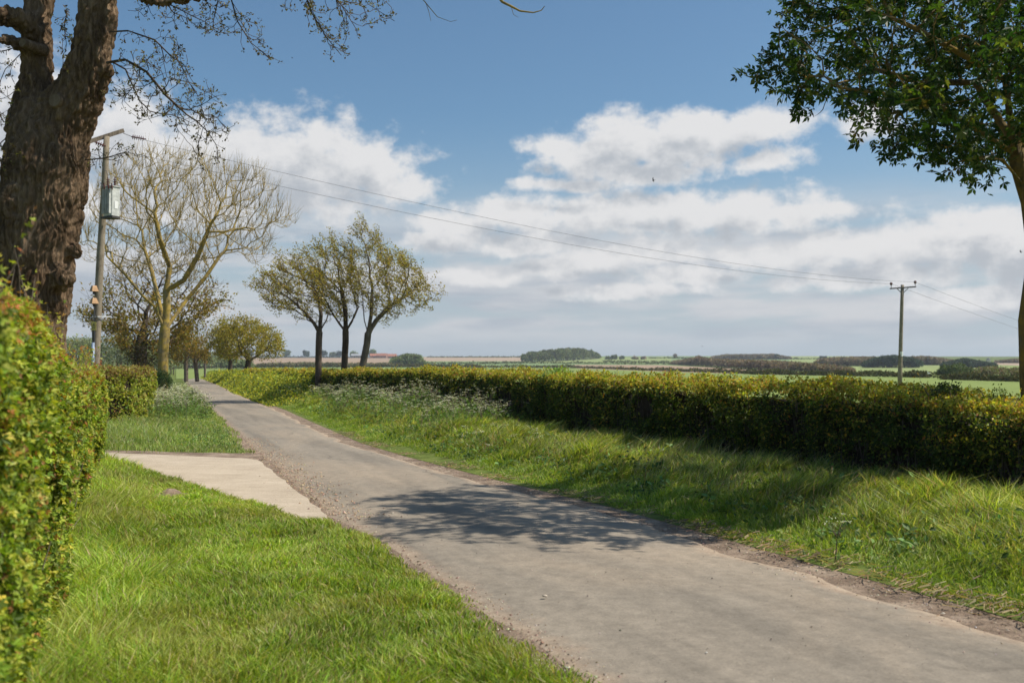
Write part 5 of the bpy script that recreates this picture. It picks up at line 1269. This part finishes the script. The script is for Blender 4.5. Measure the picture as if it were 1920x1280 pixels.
#       px   py   rx   ry(up) strength
CL = [(560, 320, 190, 95), (470, 285, 120, 62), (650, 315, 130, 72), (330, 315, 170, 95), (215, 260, 120, 90), (80, 240, 150, 110), (250, 380, 240, 40), (720, 350, 90, 38),
      (1240, 272, 190, 50), (1165, 250, 75, 42), (1300, 225, 70, 26), (1420, 236, 100, 34), (1120, 300, 110, 42), (1040, 275, 60, 22), (1210, 322, 120, 26), (1630, 235, 58, 30),
      (1140, 402, 270, 40), (960, 402, 100, 36), (1370, 402, 180, 44), (1500, 400, 90, 22), (1230, 385, 150, 24), (850, 425, 90, 26),
      (1770, 455, 130, 50), (1860, 440, 90, 48), (1620, 470, 130, 34), (1480, 480, 130, 26), (1930, 470, 90, 75), (1390, 478, 60, 22), (1000, 462, 130, 26), (1170, 478, 150, 24), (1290, 520, 110, 22), (1640, 520, 160, 22), (1180, 545, 150, 16), (1820, 560, 140, 20), (900, 520, 90, 16), (1440, 300, 60, 22), (1060, 345, 90, 14), (1060, 505, 120, 20), (830, 455, 80, 26)]
acc = None
def azel(px, py): a, b = ray(px, py); return math.atan2(a, 1), math.atan2(b, math.hypot(a, 1))
for px_, py_, rx, ry in CL:
    az, el = azel(px_, py_); s1 = N(g, 'ShaderNodeVectorMath', operation='SUBTRACT'); g.links.new(Pw, s1.inputs[0]); s1.inputs[1].default_value = (az, el, 0)
    s2_ = N(g, 'ShaderNodeVectorMath', operation='MULTIPLY'); g.links.new(s1.outputs[0], s2_.inputs[0]); s2_.inputs[1].default_value = (F/rx, F/ry, 0)
    s3 = N(g, 'ShaderNodeVectorMath', operation='LENGTH'); g.links.new(s2_.outputs[0], s3.inputs[0]); v = mth('SUBTRACT', 1.25, s3.outputs['Value'])
    if acc is None: acc = v
    else:
        acc = mth('SMOOTH_MAX', acc, v, .18)
fn = N(g, 'ShaderNodeTexNoise'); fn.inputs['Scale'].default_value = 32; fn.inputs['Detail'].default_value = 9; fn.inputs['Roughness'].default_value = .60
mp = N(g, 'ShaderNodeMapping'); mp.inputs['Scale'].default_value = (1, 1.3, 1); g.links.new(Pin, mp.inputs[0]); g.links.new(mp.outputs[0], fn.inputs['Vector'])
f2 = mth('MULTIPLY', mth('SUBTRACT', fn.outputs['Fac'], .5), 2.3)
g.links.new(mth('ADD', mth('MAXIMUM', acc, -1.2), f2), go.inputs[0])
# soft layer low over the horizon
ln = N(g, 'ShaderNodeTexNoise'); ln.inputs['Scale'].default_value = 7; ln.inputs['Detail'].default_value = 7; ln.inputs['Roughness'].default_value = .55
mp2 = N(g, 'ShaderNodeMapping'); mp2.inputs['Scale'].default_value = (.8, 4.5, 1); mp2.inputs['Location'].default_value = (3.1, .7, 0); g.links.new(Pin, mp2.inputs[0]); g.links.new(mp2.outputs[0], ln.inputs['Vector'])
g.links.new(ln.outputs['Fac'], go.inputs[1])
nt_cur = nt
sx = N(nt, 'ShaderNodeSeparateXYZ'); nv_ = N(nt, 'ShaderNodeVectorMath', operation='NORMALIZE'); L(tc.outputs['Generated'], nv_.inputs[0]); L(nv_.outputs[0], sx.inputs[0])
az_ = mth('ARCTAN2', sx.outputs[0], sx.outputs[1]); el_ = mth('ARCSINE', sx.outputs[2])
cb = N(nt, 'ShaderNodeCombineXYZ'); L(az_, cb.inputs[0]); L(el_, cb.inputs[1])
g1_ = N(nt, 'ShaderNodeGroup'); g1_.node_tree = g; L(cb.outputs[0], g1_.inputs[0])
sh1 = N(nt, 'ShaderNodeVectorMath', operation='ADD'); L(cb.outputs[0], sh1.inputs[0]); sh1.inputs[1].default_value = (.012, .022, 0)
g2_ = N(nt, 'ShaderNodeGroup'); g2_.node_tree = g; L(sh1.outputs[0], g2_.inputs[0])
def mrange(v, a, b, c=0, d=1):
    n = N(nt, 'ShaderNodeMapRange', interpolation_type='SMOOTHSTEP'); L(v, n.inputs[0])
    for i, q in enumerate((a, b, c, d)): n.inputs[i+1].default_value = q
    return n.outputs[0]
dens_ = mrange(g1_.outputs[0], -.12, .68)
shade = mrange(g2_.outputs[0], .22, 1.35)      # thick cloud towards the sun makes this part greyer
K = 1/SKY_S
lit = (.67*K, .665*K, .665*K); grey = (.40*K, .425*K, .46*K)
ccol = mix(nt, shade, lit, grey)
# low soft layer: strongest between 1 and 8 degrees
lowband = mth('MULTIPLY', mrange(el_, .005, .05), mrange(el_, .19, .11))
soft = mth('MULTIPLY', mrange(g1_.outputs[1], .33, .56), lowband)
scol = mix(nt, mrange(g2_.outputs[1], .40, .66), (.56*K, .56*K, .575*K), (.37*K, .405*K, .46*K))
skyb = mix(nt, 1.0, sky.outputs[0], (.74, .93, .98), 'MULTIPLY')
veil = mix(nt, mth('MULTIPLY', mrange(el_, .26, .0), .88), skyb, (.40*K, .46*K, .515*K))
c1_ = mix(nt, mth('MULTIPLY', soft, .85), veil, scol)
c2_ = mix(nt, mth('MULTIPLY', dens_, .96), c1_, ccol)
L(c2_, bg.inputs['Color']); L(bg.outputs[0], out.inputs['Surface'])
W.cycles.sampling_method = 'MANUAL'; W.cycles.sample_map_resolution = 512

# ================================================================== camera
cd = bpy.data.cameras.new('camera'); co_ = bpy.data.objects.new('camera', cd); COL.objects.link(co_); SC.camera = co_
co_.location = (0, 0, EYE); co_.rotation_euler = (math.pi/2+PITCH, 0, 0)
cd.sensor_width = 36; cd.lens = F/1920*36; cd.clip_end = 8000; cd.clip_start = .05
cd.dof.use_dof = True; cd.dof.focus_distance = 15; cd.dof.aperture_fstop = 2.5
SC.view_settings.view_transform = 'Standard'; SC.view_settings.look = 'None'; SC.view_settings.exposure = .25; SC.view_settings.gamma = 1
SC.cycles.max_bounces = 6; SC.cycles.transparent_max_bounces = 4; SC.cycles.volume_bounces = 0; SC.cycles.diffuse_bounces = 3; SC.cycles.use_denoising = True
SC.render.engine = 'CYCLES'
